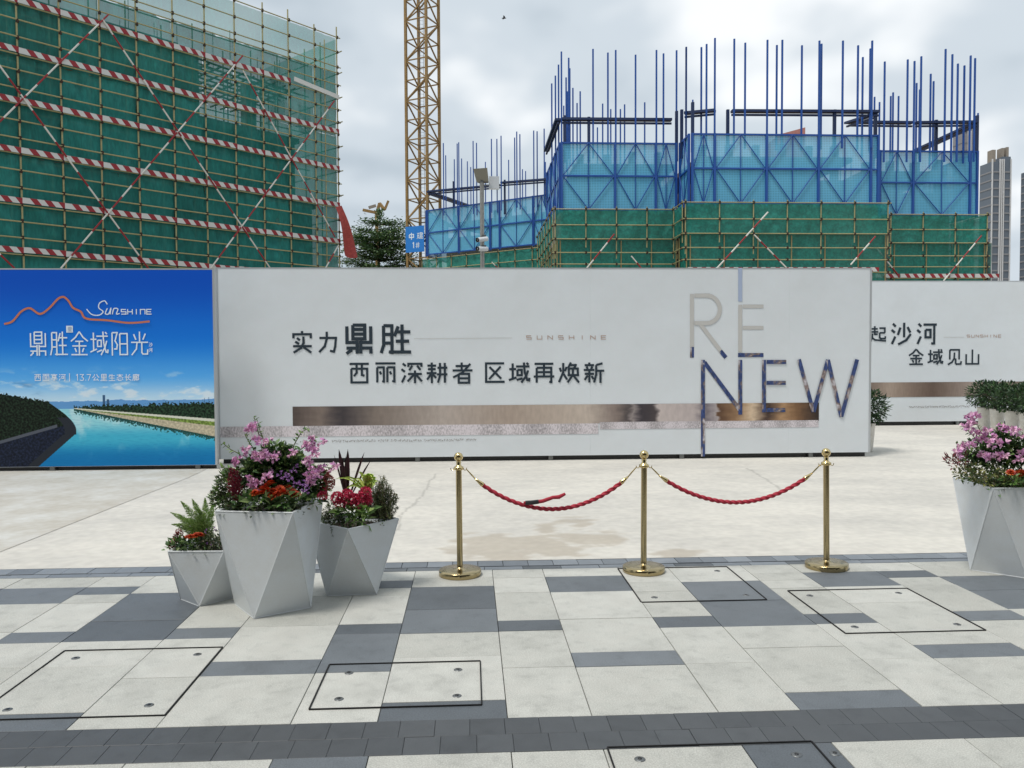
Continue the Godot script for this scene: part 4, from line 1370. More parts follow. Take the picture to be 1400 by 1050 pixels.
# ---------------------------------------------------------------- tower crane
func tower_crane() -> void:
	var near := on_plane(584.6, 300, -70.0)
	near.y = 0
	var th := deg_to_rad(29.0)
	var s := 2.06
	var l := near + Vector3(-s * cos(th), 0, -s * sin(th))
	var r := near + Vector3(s * sin(th), 0, -s * cos(th))
	var far := l + r - near
	var t := thing("tower_crane", "yellow lattice tower crane mast rising out of the picture", "crane", (near + far) / 2)
	var c := [l, near, r, far]
	var top := 48.0
	for k in 4:
		bar(t, "chord", c[k], c[k] + Vector3(0, top, 0), 0.2, 0.2, M.crane_yellow, Vector3(0.87, 0, 0.48))
	var step := 1.69
	var n := int(top / step)
	for i in n:
		var y := i * step
		for k in 4:
			var a: Vector3 = c[k]
			var b: Vector3 = c[(k + 1) % 4]
			bar(t, "rung", a + Vector3(0, y, 0), b + Vector3(0, y, 0), 0.09, 0.09, M.crane_yellow)
			var flip := (i + k) % 2 == 0
			bar(t, "diagonal", (a if flip else b) + Vector3(0, y, 0), (b if flip else a) + Vector3(0, y + step, 0), 0.10, 0.10, M.crane_yellow)
	# ladder inside
	var lad := far.lerp(near, 0.35)
	var side := (r - l).normalized() * 0.2
	for sgn in [-1.0, 1.0]:
		pole(t, "ladder_rail", lad + side * sgn, lad + side * sgn + Vector3(0, top, 0), 0.018, M.steel)
	var steps := begin()
	for k in 156:
		var y := 0.3 * k + 0.2
		tube(steps, [lad + side + Vector3(0, y, 0) - t.position, lad - side + Vector3(0, y, 0) - t.position], [0.012, 0.012], 4, false)
	part(t, "ladder_rung", done(steps), M.steel).set_meta("kind", "stuff")
	# site sign on the mast
	var d := (near - l).normalized()
	var out := Vector3(-d.z, 0, d.x)
	if out.dot(EYE - l) < 0:
		out = -out
	var y0 := on_plane(570, 345, -70.5).y
	var y1 := on_plane(570, 309.5, -70.5).y
	var o := l - d * 0.05 + out * 0.2
	var sg := thing("crane_sign", "blue sign with white characters fixed to the crane mast", "sign", o + d * 0.93 + Vector3(0, y0, 0))
	bar(sg, "sign_board", o + Vector3(0, (y0 + y1) / 2, 0), o + d * 1.88 + Vector3(0, (y0 + y1) / 2, 0), 0.03, y1 - y0, M.sign_blue)
	bar(sg, "bracket", o + d * 0.3 + Vector3(0, y1 - 0.3, 0) - out * 0.02, o + d * 0.3 + Vector3(0, y1 - 0.3, 0) - out * 0.2, 0.06, 0.06, M.steel)
	bar(sg, "bracket", o + d * 1.5 + Vector3(0, y1 - 0.3, 0) - out * 0.02, o + d * 1.5 + Vector3(0, y1 - 0.3, 0) - out * 0.2, 0.06, 0.06, M.steel)
	var B := Basis(d, Vector3.UP, out)
	var f := o + out * 0.022 - sg.position
	glyph_at(sg, "中", Transform3D(B, f + d * 0.30 + Vector3(0, y1 - 0.52, 0)), 0.62, 0.64, 0.09, M.ink_white)
	glyph_at(sg, "建", Transform3D(B, f + d * 1.12 + Vector3(0, y1 - 0.52, 0)), 0.68, 0.64, 0.055, M.ink_white)
	glyph_at(sg, "1", Transform3D(B, f + d * 0.66 + Vector3(0, y1 - 1.38, 0)), 0.3, 0.5, 0.09, M.ink_white)
	glyph_at(sg, "#", Transform3D(B, f + d * 1.02 + Vector3(0, y1 - 1.38, 0)), 0.42, 0.5, 0.055, M.ink_white)

# ---------------------------------------------------------------- behind the hoardings
func background() -> void:
	# layered tree between the scaffold and the crane
	var base := on_plane(520, 420, -75.0)
	base.y = 0.0
	var t := thing("layered_tree", "dark green tree with layered boughs left of the crane mast", "tree", base)
	t.scale = Vector3.ONE * 1.38
	var st := begin()
	var limbs := begin()
	var greens := [lin(82, 108, 76), lin(102, 128, 86), lin(66, 92, 68), lin(124, 144, 98)]
	var trunk := []
	var radii := []
	for k in 9:
		trunk.append(Vector3(sin(k * 0.9) * 0.06, k * 1.28, cos(k * 1.3) * 0.05))
		radii.append(0.17 - k * 0.017)
	var y := 1.6
	while y < 10.4:
		var u := (y - 1.6) / 8.9
		var reach := maxf(0.5, 3.9 * pow(maxf(1.0 - (y - 1.6) / 9.2, 0.0), 0.5)) * rng.randf_range(0.82, 1.1)
		var n := 9 if u < 0.85 else 6
		var a0 := rng.randf() * TAU
		for k in n:
			var a := a0 + TAU * k / n + rng.randfn() * 0.22
			var len_: float = reach * rng.randf_range(0.5, 1.3)
			var dir := Vector3(sin(a), rng.randf_range(0.05, 0.22), cos(a)).normalized()
			var p0 := Vector3(0, y, 0)
			var tip := p0 + dir * len_
			tube(limbs, [p0, p0.lerp(tip, 0.55) - Vector3(0, 0.04, 0), tip], [0.05 * (1.15 - u), 0.03, 0.008], 5, false)
			for q in int(45 + 150.0 * len_ / 2.0):
				var v := pow(rng.randf(), 0.6)
				var off := Vector3(rng.randfn() * 0.20, rng.randfn() * 0.10 + 0.03, rng.randfn() * 0.24) * (0.5 + v)
				var p := p0.lerp(tip, v) + off
				var ld := (dir * 0.6 + Vector3(rng.randfn(), rng.randf_range(-0.3, 0.5), rng.randfn()) * 0.7).normalized()
				leaf(st, p, ld, (Vector3.UP + rand_dir() * 0.5).normalized(), rng.randf_range(0.15, 0.27), rng.randf_range(0.09, 0.14), tint(greens[rng.randi() % 4]))
		y += rng.randf_range(0.38, 0.62)
	for q in 260:
		leaf(st, Vector3(rng.randfn() * 0.12, 10.2 + rng.randf() * 0.7, rng.randfn() * 0.12), (Vector3.UP * 0.8 + rand_dir()).normalized(), rand_dir(), 0.16, 0.08, tint(greens[rng.randi() % 4]))
	var ts := begin()
	tube(ts, trunk, radii, 9)
	part(t, "trunk", done(ts), M.bark)
	part(t, "limb", done(limbs), M.bark)
	part(t, "crown", done(st), M.foliage)
	# a lower broad tree at its foot
	base = on_plane(500, 420, -73.0)
	base.y = 0.0
	t = thing("broad_tree", "lower bushy green tree at the foot of the layered tree", "tree", base)
	t.scale = Vector3.ONE * 1.35
	st = begin()
	limbs = begin()
	for k in 16:
		var c := Vector3(rng.randfn() * 1.5, 5.2 + rng.randf_range(-1.2, 0.8), rng.randfn() * 0.9)
		tube(limbs, [Vector3(0, 2.6, 0), Vector3(0, 2.6, 0).lerp(c, 0.6), c], [0.08, 0.05, 0.015], 5, false)
		for q in 200:
			var p := c + rand_dir() * pow(rng.randf(), 0.5) * Vector3(0.8, 0.45, 0.8)
			leaf(st, p, rand_dir(), rand_dir(), rng.randf_range(0.12, 0.22), 0.1, tint(lin(86, 112, 62)))
	ts = begin()
	tube(ts, [Vector3.ZERO, Vector3(0.05, 1.4, 0), Vector3(0, 2.7, 0)], [0.2, 0.16, 0.12], 9)
	part(t, "trunk", done(ts), M.bark)
	part(t, "limb", done(limbs), M.bark)
	part(t, "crown", done(st), M.foliage)
	# folded pump boom over the tree
	var z := -92.0
	var foot := on_plane(516, 400, z)
	foot.y = 0.0
	t = thing("pump_boom", "folded yellow concrete pump boom peeping above the layered tree", "boom", foot)
	var joints := [Vector3(foot.x, 0, z), on_plane(515, 292, z), on_plane(519, 278, z), on_plane(526, 287, z + 0.3), on_plane(531, 274.5, z + 0.3)]
	for i in joints.size() - 1:
		bar(t, "boom_section", joints[i], joints[i + 1], 0.36 - 0.05 * i, 0.42 - 0.06 * i, M.crane_yellow)
	bar(t, "boom_section", on_plane(496, 287, z - 0.3), on_plane(515, 291, z - 0.3), 0.2, 0.3, M.crane_yellow)
	bar(t, "boom_section", on_plane(504, 284, z - 0.5), on_plane(514, 281, z - 0.5), 0.2, 0.3, M.tower_tan)
	# far towers on the right
	far_tower("dark glass residential tower with white vertical ribs beyond the site", [1353, 1379], 214, -300.0, 7.0)
	far_tower("slim dark glass tower standing apart beyond the site", [1407, 1440], 226, -320.0, 6.0)
	far_tower("pale residential tower mostly hidden behind the blue screen", [1313, 1330], 176, -340.0, 7.0)
	# pink block on the roof
	z = -70.0
	var a := on_plane(1068, 187, z)
	var b := on_plane(1101, 174, z)
	t = thing("stair_head", "small pink rendered block rising behind the climbing screen", "building", Vector3((a.x + b.x) / 2, 0, z))
	block(t, "shaft", Vector3(a.x, 0, z - 3), Vector3(b.x, a.y + 0.25, z), M.pink_render)
	var sp := begin()
	var o := t.position
	var q0 := Vector3(a.x, a.y + 0.25, z) - o
	var q1 := Vector3(b.x, a.y + 0.25, z) - o
	var q2 := Vector3(b.x, b.y, z) - o
	var dz := Vector3(0, 0, -3)
	tri(sp, q0, q1, q2)
	tri(sp, q0 + dz, q2 + dz, q1 + dz)
	quad(sp, q0, q2, q2 + dz, q0 + dz)
	quad(sp, q1, q2, q2 + dz, q1 + dz)
	part(t, "sloping_roof", done(sp), M.pink_render)
	# a bird high over the crane
	var bp := on_plane(689, 25, -70.0)
	t = thing("bird", "dark bird gliding in the grey sky right of the crane", "bird", bp)
	var body := begin()
	body.set_smooth_group(0)
	tube(body, [Vector3(-0.20, 0, 0), Vector3(-0.12, 0.0, 0), Vector3(0.02, 0.01, 0), Vector3(0.14, 0.02, 0), Vector3(0.2, 0.02, 0)], [0.01, 0.045, 0.06, 0.04, 0.012], 8)
	part(t, "body", done(body), M.black_plastic)
	for s in [-1.0, 1.0]:
		var wing := begin()
		quad(wing, Vector3(-0.07, 0.02, 0), Vector3(0.1, 0.02, 0), Vector3(0.06, 0.10, s * 0.22), Vector3(-0.06, 0.10, s * 0.22))
		tri(wing, Vector3(-0.06, 0.10, s * 0.22), Vector3(0.06, 0.10, s * 0.22), Vector3(-0.1, 0.05, s * 0.5))
		part(t, "wing", done(wing), M.black_plastic)

func far_tower(label: String, xs: Array, top_px: float, z: float, deep: float) -> void:
	var a := on_plane(xs[0], 400, z)
	var b := on_plane(xs[1], 400, z)
	var top := on_plane((xs[0] + xs[1]) / 2.0, top_px, z).y
	var t := thing("residential_tower", label, "building", Vector3((a.x + b.x) / 2, 0, z), "far towers beyond the site")
	var w := b.x - a.x
	var pale := label.begins_with("pale")
	var core: Material = M.tower_grey if pale else M.tower_glass
	block(t, "glass_body", Vector3(a.x, 0, z - deep), Vector3(a.x + w * 0.42, top - 2.0, z), core)
	block(t, "glass_body", Vector3(a.x + w * 0.58, 0, z - deep), Vector3(b.x, top, z), core)
	block(t, "recess_wall", Vector3(a.x + w * 0.42, 0, z - deep), Vector3(a.x + w * 0.58, top - 4.0, z - 2.5), M.tower_grey)
	var y := 2.0
	while y < top - 3.0:
		block(t, "floor_band", Vector3(a.x - 0.15, y, z - deep + 0.2), Vector3(a.x + w * 0.42 + 0.1, y + 0.55, z + 0.18), M.tower_grey)
		block(t, "floor_band", Vector3(a.x + w * 0.58 - 0.1, y, z - deep + 0.2), Vector3(b.x + 0.15, y + 0.55, z + 0.18), M.tower_grey)
		y += 3.1
	for u in [0.0, 0.40, 0.50, 0.60, 0.97]:
		block(t, "rib", Vector3(a.x + w * u, 0, z + 0.05), Vector3(a.x + w * u + 0.35, top - 1.0, z + 0.5), M.tower_white)
	for u in [[0.12, 0.3, 4.0], [0.62, 0.74, 5.0], [0.86, 0.98, 5.5]]:
		block(t, "roof_house", Vector3(a.x + w * u[0], top - 4.2, z - 4.0), Vector3(a.x + w * u[1], top + u[2] * 0.7, z - 1.0), M.tower_grey if pale else M.tower_tan)

# ---------------------------------------------------------------- rope barrier
func rope_at(a: Vector3, b: Vector3, sag: float, u: float) -> Vector3:
	var k := 2.0 * u - 1.0
	return a.lerp(b, u) - Vector3(0, sag * (cosh(1.6) - cosh(1.6 * k)) / (cosh(1.6) - 1.0), 0) + Vector3(0, 0.006 * sin(u * 9.0), 0)

func barrier() -> void:
	var spots := [on_ground(629, 786), on_ground(880, 781), on_ground(1130, 776)]
	var labels := ["brass rope post beside the three planters", "brass rope post with a rope on each side", "brass rope post standing by a slate slab, far from the three planters"]
	var base_mesh := lathe([Vector2(0.0001, 0.0), Vector2(0.156, 0.0), Vector2(0.160, 0.004), Vector2(0.160, 0.038), Vector2(0.156, 0.043), Vector2(0.09, 0.046), Vector2(0.04, 0.049), Vector2(0.028, 0.054), Vector2(0.0225, 0.06)], 48)
	var shaft := lathe([Vector2(0.0225, 0.05), Vector2(0.0225, 0.80)], 24)
	var collar := lathe([Vector2(0.0225, 0.795), Vector2(0.036, 0.80), Vector2(0.038, 0.81), Vector2(0.036, 0.82), Vector2(0.024, 0.826), Vector2(0.016, 0.84), Vector2(0.02, 0.856), Vector2(0.014, 0.866), Vector2(0.0001, 0.868)], 28)
	var pts := []
	for k in 15:
		var a := PI * k / 14.0
		pts.append(Vector2(maxf(sin(a) * 0.034, 0.0001), 0.896 - cos(a) * 0.034))
	var ball := lathe(pts, 28)
	for i in 3:
		var t := thing("rope_post", labels[i], "stanchion", spots[i], "brass posts of the rope barrier")
		t.rotation.z = [0.006, -0.003, 0.012][i]
		part(t, "base", base_mesh, M.brass)
		part(t, "shaft", shaft, M.brass)
		var c := part(t, "collar", collar, M.brass_bright)
		for s in [-1.0, 1.0]:
			var st := begin()
			var arc := []
			var rad := []
			for k in 9:
				var a := PI * k / 8.0
				arc.append(Vector3(s * (0.036 + 0.012 - cos(a) * 0.012), 0.812 - sin(a) * 0.018, 0))
				rad.append(0.003)
			tube(st, arc, rad, 6)
			part(c, "hook_eye", done(st), M.brass_bright)
		part(t, "finial", ball, M.brass_bright)
	for i in 2:
		var a: Vector3 = spots[i] + Vector3(0.055, 0.79, 0)
		var b: Vector3 = spots[i + 1] + Vector3(-0.055, 0.79, 0)
		var t := thing("barrier_rope", ["twisted red velvet rope hung from the post beside the planters", "twisted red velvet rope hung to the post farthest from the planters"][i], "rope", (a + b) / 2 + Vector3(0, -0.28, 0), "red ropes of the barrier")
		var sag: float = [0.295, 0.265][i]
		var st := begin()
		st.set_smooth_group(0)
		var rings := []
		var n := 220
		for q in n + 1:
			var u := lerpf(0.085, 0.915, float(q) / n)
			var p: Vector3 = rope_at(a, b, sag, u)
			var d: Vector3 = (rope_at(a, b, sag, u + 0.003) - rope_at(a, b, sag, u - 0.003)).normalized()
			var x := d.cross(Vector3(0, 0, 1)).normalized()
			var y := d.cross(x)
			var ring := []
			for k in 15:
				var ang := TAU * k / 15.0
				var r := 0.0142 * (1.0 + 0.26 * cos(3.0 * (ang - u * 58.0)))
				ring.append(p + (x * cos(ang) + y * sin(ang)) * r - t.position)
			rings.append(ring)
		for q in n:
			for k in 15:
				quad(st, rings[q][k], rings[q][(k + 1) % 15], rings[q + 1][(k + 1) % 15], rings[q + 1][k])
		part(t, "cord", done(st), M.rope_red)
		if i == 0:
			# a loose tail taped to the rope near its lowest point
			var tail := begin()
			tail.set_smooth_group(0)
			var tp := [on_plane(716, 687.5, a.z + 0.02), on_plane(728, 687, a.z + 0.03), on_plane(742, 685, a.z + 0.03), on_plane(756, 680, a.z + 0.03), on_plane(764, 679.5, a.z + 0.03), on_plane(773, 675, a.z + 0.03)]
			tube(tail, tp.map(func(v): return v - t.position), [0.012, 0.015, 0.015, 0.014, 0.016, 0.011], 9)
			part(t, "loose_tail", done(tail), M.rope_red)
			var tape := begin()
			tube(tape, [tp[0].lerp(tp[1], 0.2) - t.position, tp[1] - t.position, tp[1].lerp(tp[2], 0.6) - t.position], [0.0165, 0.0175, 0.0165], 9)
			part(t, "tape", done(tape), M.black_plastic)
		for e in [[0.095, 0.05, 0.0], [0.905, 0.95, 1.0]]:
			var s2 := begin()
			s2.set_smooth_group(0)
			var p0: Vector3 = rope_at(a, b, sag, e[0])
			var p1: Vector3 = rope_at(a, b, sag, e[1])
			var p2: Vector3 = rope_at(a, b, sag, e[2])
			tube(s2, [p0 - t.position, p0.lerp(p1, 0.15) - t.position, p0.lerp(p1, 0.5) - t.position, p1 - t.position], [0.017, 0.018, 0.013, 0.007], 14)
			part(t, "end_cap", done(s2), M.brass_bright)
			var s3 := begin()
			tube(s3, [p1 - t.position, p1.lerp(p2, 0.4) - t.position + Vector3(0, 0.005, 0), p2 - t.position + Vector3(0, 0.01, 0)], [0.005, 0.006, 0.004], 8)
			part(t, "snap_hook", done(s3), M.brass_bright)

# ---------------------------------------------------------------- planters and their plants
func planter(label: String, cx: float, cz: float, st_: float, pt: float, h: float, sb: float, pb: float) -> Node3D:
	var t := thing("faceted_planter", label, "planter", Vector3(cx, 0.0, cz), "faceted white planters")
	var T := []
	var B := []
	var I := []
	for k in 4:
		var a: float = pt + [-3, -1, 1, 3][k] * PI / 4
		var b: float = pb + [-2, 0, 2, 4][k] * PI / 4
		T.append(Vector3(sin(a) * st_ / sqrt(2.0), h, cos(a) * st_ / sqrt(2.0)))
		I.append(Vector3(sin(a) * (st_ - 0.035) / sqrt(2.0), h, cos(a) * (st_ - 0.035) / sqrt(2.0)))
		B.append(Vector3(sin(b) * sb / sqrt(2.0), 0.0, cos(b) * sb / sqrt(2.0)))
	var st := begin()
	for k in 4:
		var n := (k + 1) % 4
		tri(st, T[k], T[n], B[n])
		tri(st, T[k], B[n], B[k])
		quad(st, T[k], T[n], I[n], I[k])
		quad(st, I[k], I[n], I[n] * Vector3(0.86, 1, 0.86) - Vector3(0, 0.09, 0), I[k] * Vector3(0.86, 1, 0.86) - Vector3(0, 0.09, 0))
	quad(st, B[0], B[1], B[2], B[3])
	# rolled edges of the sheet
	for k in 4:
		var n := (k + 1) % 4
		for e in [[T[k], T[n]], [B[k], B[n]], [T[k], B[n]], [T[k], B[k]]]:
			var c := Vector3(0, h * 0.5, 0)
			tube(st, [e[0].lerp(c, 0.008), e[1].lerp(c, 0.008)], [0.005, 0.005], 8)
	part(t, "body", done(st), M.planter_white)
	var so := begin()
	var s: Array = I.map(func(v): return v * Vector3(0.915, 1, 0.915) - Vector3(0, 0.05, 0))
	quad(so, s[0], s[1], s[2], s[3])
	part(t, "soil", done(so), M.soil)
	return t

# leaves filling ellipsoids: [centre, radii, count]
func leaf_mass(parent: Node, called: String, blobs: Array, l: float, w: float, cols: Array, lift := 0.35) -> void:
	var st := begin()
	var o := at_of(parent)
	for b in blobs:
		for k in b[2]:
			var d := rand_dir()
			var p: Vector3 = b[0] + d * pow(rng.randf(), 0.45) * b[1]
			var dir := (d * Vector3(1, 0.7, 1) + Vector3(0, lift, 0) + rand_dir() * 0.6).normalized()
			leaf(st, p - o, dir, (Vector3.UP + rand_dir() * 0.7).normalized(), l * rng.randf_range(0.6, 1.25), w * rng.randf_range(0.7, 1.2), tint(cols[rng.randi() % cols.size()], 0.35))
	part(parent, called, done(st), M.foliage)

func sprig(st: SurfaceTool, stems: SurfaceTool, pts: Array, r: float, n: int, l: float, w: float, cols: Array) -> void:
	var rad := []
	for k in pts.size():
		rad.append(r * (1.0 - 0.7 * k / pts.size()))
	tube(stems, pts, rad, 5, false)
	for k in n:
		var u := (k + 0.5) / n * (pts.size() - 1)
		var i := mini(int(u), pts.size() - 2)
		var p: Vector3 = pts[i].lerp(pts[i + 1], u - i)
		var d: Vector3 = (pts[i + 1] - pts[i]).normalized()
		var s := d.cross(rand_dir()).normalized()
		leaf(st, p, (s + d * 0.4).normalized(), (Vector3.UP + rand_dir() * 0.5).normalized(), l * rng.randf_range(0.7, 1.2), w, tint(cols[rng.randi() % cols.size()]))

var blooms := {}
func bloom(kind: String, k: int) -> ArrayMesh:
	var key := kind + str(k)
	if blooms.has(key):
		return blooms[key]
	var st := begin()
	match kind:
		"bract":
			for i in 6:
				var c := rand_dir() * 0.02 * rng.randf_range(0.4, 1.3)
				for q in 5:
					leaf(st, c, (rand_dir() + c * 40.0).normalized(), rand_dir(), rng.randf_range(0.02, 0.031), 0.02, tint([lin(222, 168, 204), lin(236, 196, 218), lin(200, 138, 186)][rng.randi() % 3], 0.18))
		"violet":
			for i in 5:
				var c := rand_dir() * 0.022
				for q in 5:
					leaf(st, c, (rand_dir() + c * 40.0).normalized(), rand_dir(), 0.02, 0.013, tint([lin(140, 96, 160), lin(172, 122, 184)][rng.randi() % 2], 0.2))
		"zinnia":
			for ring in 3:
				for i in 13:
					var a := TAU * (i + 0.5 * ring) / 13.0
					var up := 0.12 + ring * 0.42
					leaf(st, Vector3(0, 0.003 * ring, 0), Vector3(sin(a), up, cos(a)).normalized(), Vector3.UP, 0.031 - 0.007 * ring, 0.013, tint([lin(196, 70, 34), lin(180, 52, 30), lin(206, 92, 44)][rng.randi() % 3], 0.2))
			for i in 12:
				leaf(st, Vector3(0, 0.004, 0), (Vector3.UP + rand_dir() * 0.5).normalized(), rand_dir(), 0.013, 0.006, tint(lin(120, 46, 26)))
		"pentas":
			for i in 230:
				var d := rand_dir()
				if d.y < -0.5:
					continue
				leaf(st, d * 0.026, (d + rand_dir() * 0.5).normalized(), rand_dir(), 0.014, 0.013, tint([lin(206, 60, 96), lin(222, 96, 126), lin(180, 42, 74)][rng.randi() % 3], 0.2))
		"dusty":
			for i in 120:
				var d := rand_dir()
				leaf(st, d * 0.022, (d + rand_dir() * 0.5).normalized(), rand_dir(), 0.011, 0.009, tint([lin(136, 50, 48), lin(156, 76, 66)][rng.randi() % 2], 0.2))
		"plume":
			for i in 260:
				var u := rng.randf()
				var r := 0.03 * sin(PI * pow(u, 0.7)) + 0.004
				var d := Vector3(rng.randfn(), 0, rng.randfn()).normalized()
				leaf(st, Vector3(0, u * 0.19, 0) + d * r * rng.randf(), (d + Vector3.UP * 1.2).normalized(), rand_dir(), 0.022, 0.008, tint([lin(130, 28, 52), lin(104, 22, 44)][rng.randi() % 2], 0.25))
	blooms[key] = done(st)
	return blooms[key]

func put_blooms(parent: Node, kind: String, spots: Array, scale := 1.0) -> void:
	for p in spots:
		var b := Basis.from_euler(Vector3(rng.randf_range(0.1, 0.7), rng.randf() * TAU, 0)).scaled(Vector3.ONE * scale * rng.randf_range(0.85, 1.2))
		if kind == "plume":
			b = Basis.from_euler(Vector3(0.0, rng.randf() * TAU, rng.randf_range(-0.15, 0.15)))
		part(parent, "flower_head", bloom(kind, rng.randi() % 4), M.petal, Transform3D(b, p - at_of(parent)))

func strap(st: SurfaceTool, root: Vector3, tip: Vector3, w: float, arch: float, c: Color) -> void:
	var n := 7
	var side := (tip - root).cross(Vector3(0, 0.3, 1)).normalized()
	var prev: Array = []
	for k in n + 1:
		var u := float(k) / n
		var p := root.lerp(tip, u) + Vector3(0, arch * 4.0 * u * (1.0 - u), 0)
		var ww := w * (0.55 + 0.9 * u) * (1.0 - pow(u, 3.0)) * 0.5
		var dip := Vector3(0, 0, -w * 0.2)
		var line := [p - side * ww, p + dip, p + side * ww]
		if k > 0:
			st.set_color(tint(c, 0.12))
			quad(st, prev[0], prev[1], line[1], line[0])
			quad(st, prev[1], prev[2], line[2], line[1])
		prev = line

func at5(list: Array, z: float) -> Array:
	return list.map(func(p): return on_plane(280.0 + p[0] / 7.0, 560.0 + p[1] / 7.0, z + (p[2] if p.size() > 2 else rng.randf_range(-0.07, 0.07))))

# low leaves and stems crowding the inside of a rim
func rim_growth(parent: Node, cx: float, cz: float, side: float, turn: float, h: float, n: int, l: float, w: float, cols: Array) -> void:
	var blobs := []
	for k in n:
		var u := rng.randf()
		var e := rng.randi() % 4
		var a: float = turn + [-3, -1, 1, 3][e] * PI / 4
		var b: float = turn + [-1, 1, 3, 5][e] * PI / 4
		var r := (side - 0.06) / sqrt(2.0)
		var p := Vector3(sin(a), 0, cos(a)).lerp(Vector3(sin(b), 0, cos(b)), u) * r * rng.randf_range(0.82, 0.98)
		blobs.append([Vector3(cx, h + rng.randf_range(-0.03, 0.03), cz) + p, Vector3(0.05, 0.045, 0.05), 16])
	leaf_mass(parent, "rim_foliage", blobs, l, w, cols, 0.5)

func c7(x: float, y: float, z: float) -> Vector3:
	return on_plane(220.0 + x / 6.18, 670.0 + y / 6.18, z)

func c6(x: float, y: float, z: float) -> Vector3:
	return on_plane(430.0 + x / 8.077, 610.0 + y / 8.077, z)

func cr(x: float, y: float, z: float) -> Vector3:
	return on_plane(1240.0 + x / 3.28, 500.0 + y / 3.28, z)

func planters() -> void:
	planter("tallest faceted white planter of the group of three", -1.32, -5.411, 0.517, 1.391, 0.68, 0.376, -0.202)
	planter("smallest faceted white planter, holding a plumed fern", -1.81, -5.612, 0.37, 1.523, 0.371, 0.251, 0.026)
	planter("middle-sized faceted white planter with pink flower heads", -0.84, -5.793, 0.457, 0.819, 0.494, 0.338, -0.723)
	planter("faceted white planter standing alone by the kerb", 4.07, -5.965, 0.509, -0.017, 0.67, 0.372, 1.575 + PI)
	var green := [lin(64, 92, 54), lin(88, 116, 66), lin(50, 72, 46), lin(122, 146, 88)]
	var fresh := [lin(112, 146, 78), lin(136, 164, 96), lin(92, 124, 66)]
	var dusk := [lin(64, 80, 56), lin(86, 98, 70), lin(108, 102, 82), lin(128, 138, 104)]
	# --- tall planter
	var root := Vector3(-1.32, 0.63, -5.41)
	var t := thing("bougainvillea", "lilac flowering shrub with long leafy shoots in the tallest planter", "plant", root, "plants in the planters")
	var st := begin()
	var stems := begin()
	for s in [[470, 75], [505, 110], [370, 250], [165, 335], [985, 165], [1060, 280], [1240, 545], [620, 330], [760, 340], [880, 380], [300, 480], [150, 560], [1110, 560]]:
		var tip: Vector3 = at5([s], -5.40)[0]
		var pts := []
		for k in 7:
			var u := k / 6.0
			pts.append(root.lerp(tip, u) + Vector3(0, 0.10 * sin(u * PI), 0) + rand_dir() * 0.012 * u - root)
		sprig(st, stems, pts, 0.006, 34, 0.034, 0.02, green + fresh)
	part(t, "twig", done(stems), M.stem)
	part(t, "shoot_leaves", done(st), M.foliage).set_meta("kind", "stuff")
	var blobs := []
	for b in [[720, 500, 210, 130], [640, 600, 230, 120], [820, 560, 170, 150], [560, 540, 170, 100], [900, 700, 170, 130], [760, 690, 200, 110], [700, 400, 130, 70], [1040, 690, 100, 90], [480, 620, 150, 110], [620, 720, 250, 90]]:
		blobs.append([at5([[b[0], b[1], 0.0]], -5.42)[0], Vector3(b[2], b[3], b[2] * 0.8) / 7.0 * 0.0049, int(b[2] * b[3] / 62.0)])
	leaf_mass(t, "foliage", blobs, 0.046, 0.03, green)
	put_blooms(t, "bract", at5([[455, 160], [450, 200], [500, 285], [545, 300], [600, 310], [395, 380], [480, 430], [560, 410], [520, 450], [680, 440], [300, 490], [970, 480], [1030, 285], [1010, 375], [1050, 400], [1110, 310], [960, 325], [990, 340], [1040, 430], [440, 655], [430, 720], [480, 740], [520, 715], [460, 690], [600, 600], [600, 655], [570, 440], [1040, 590], [1110, 560], [1080, 610], [1000, 620], [1020, 680], [1230, 550], [830, 415], [980, 510], [640, 460]], -5.26))
	put_blooms(t, "violet", at5([[720, 640], [745, 625], [800, 600], [790, 650], [860, 680], [880, 560], [880, 720], [960, 710], [970, 770], [930, 690], [950, 750]], -5.22), 0.8)
	t = thing("orange_zinnia", "orange zinnias with broad leaves at the front of the tallest planter", "plant", Vector3(-1.28, 0.63, -5.24), "plants in the planters")
	put_blooms(t, "zinnia", at5([[630, 705, 0.02], [605, 730, 0.0], [560, 765, 0.03], [510, 815, 0.05], [545, 800, 0.05], [585, 790, 0.04], [655, 785, 0.03], [680, 825, 0.06], [745, 800, 0.05], [805, 755, 0.0], [865, 820, 0.02], [705, 810, 0.06], [640, 820, 0.05], [480, 800, 0.04], [720, 770, 0.03], [840, 800, 0.02], [600, 770, 0.05]], -5.22), 1.25)
	blobs = []
	for b in [[380, 870], [450, 900], [560, 890], [640, 900], [740, 880], [800, 900], [860, 880], [500, 870], [700, 920]]:
		blobs.append([at5([[b[0], b[1], 0.02]], -5.22)[0], Vector3(0.055, 0.05, 0.05), 17])
	leaf_mass(t, "foliage", blobs, 0.07, 0.036, [lin(92, 122, 68), lin(122, 144, 92), lin(72, 100, 56)])
	t = thing("red_cockscomb", "dark red feathery plume at the edge of the tallest planter", "plant", at5([[290, 880, 0.0]], -5.24)[0], "plants in the planters")
	put_blooms(t, "plume", [at5([[292, 850, 0.0]], -5.24)[0], at5([[305, 880, 0.0]], -5.22)[0]])
	leaf_mass(t, "foliage", [[at5([[300, 880, 0.0]], -5.26)[0], Vector3(0.05, 0.06, 0.05), 30]], 0.05, 0.02, [lin(70, 60, 44), lin(62, 82, 44)])
	t = thing("edging_plant", "variegated low foliage spilling at the left corner of the tallest planter", "plant", at5([[190, 900, 0.0]], -5.32)[0], "plants in the planters")
	blobs = []
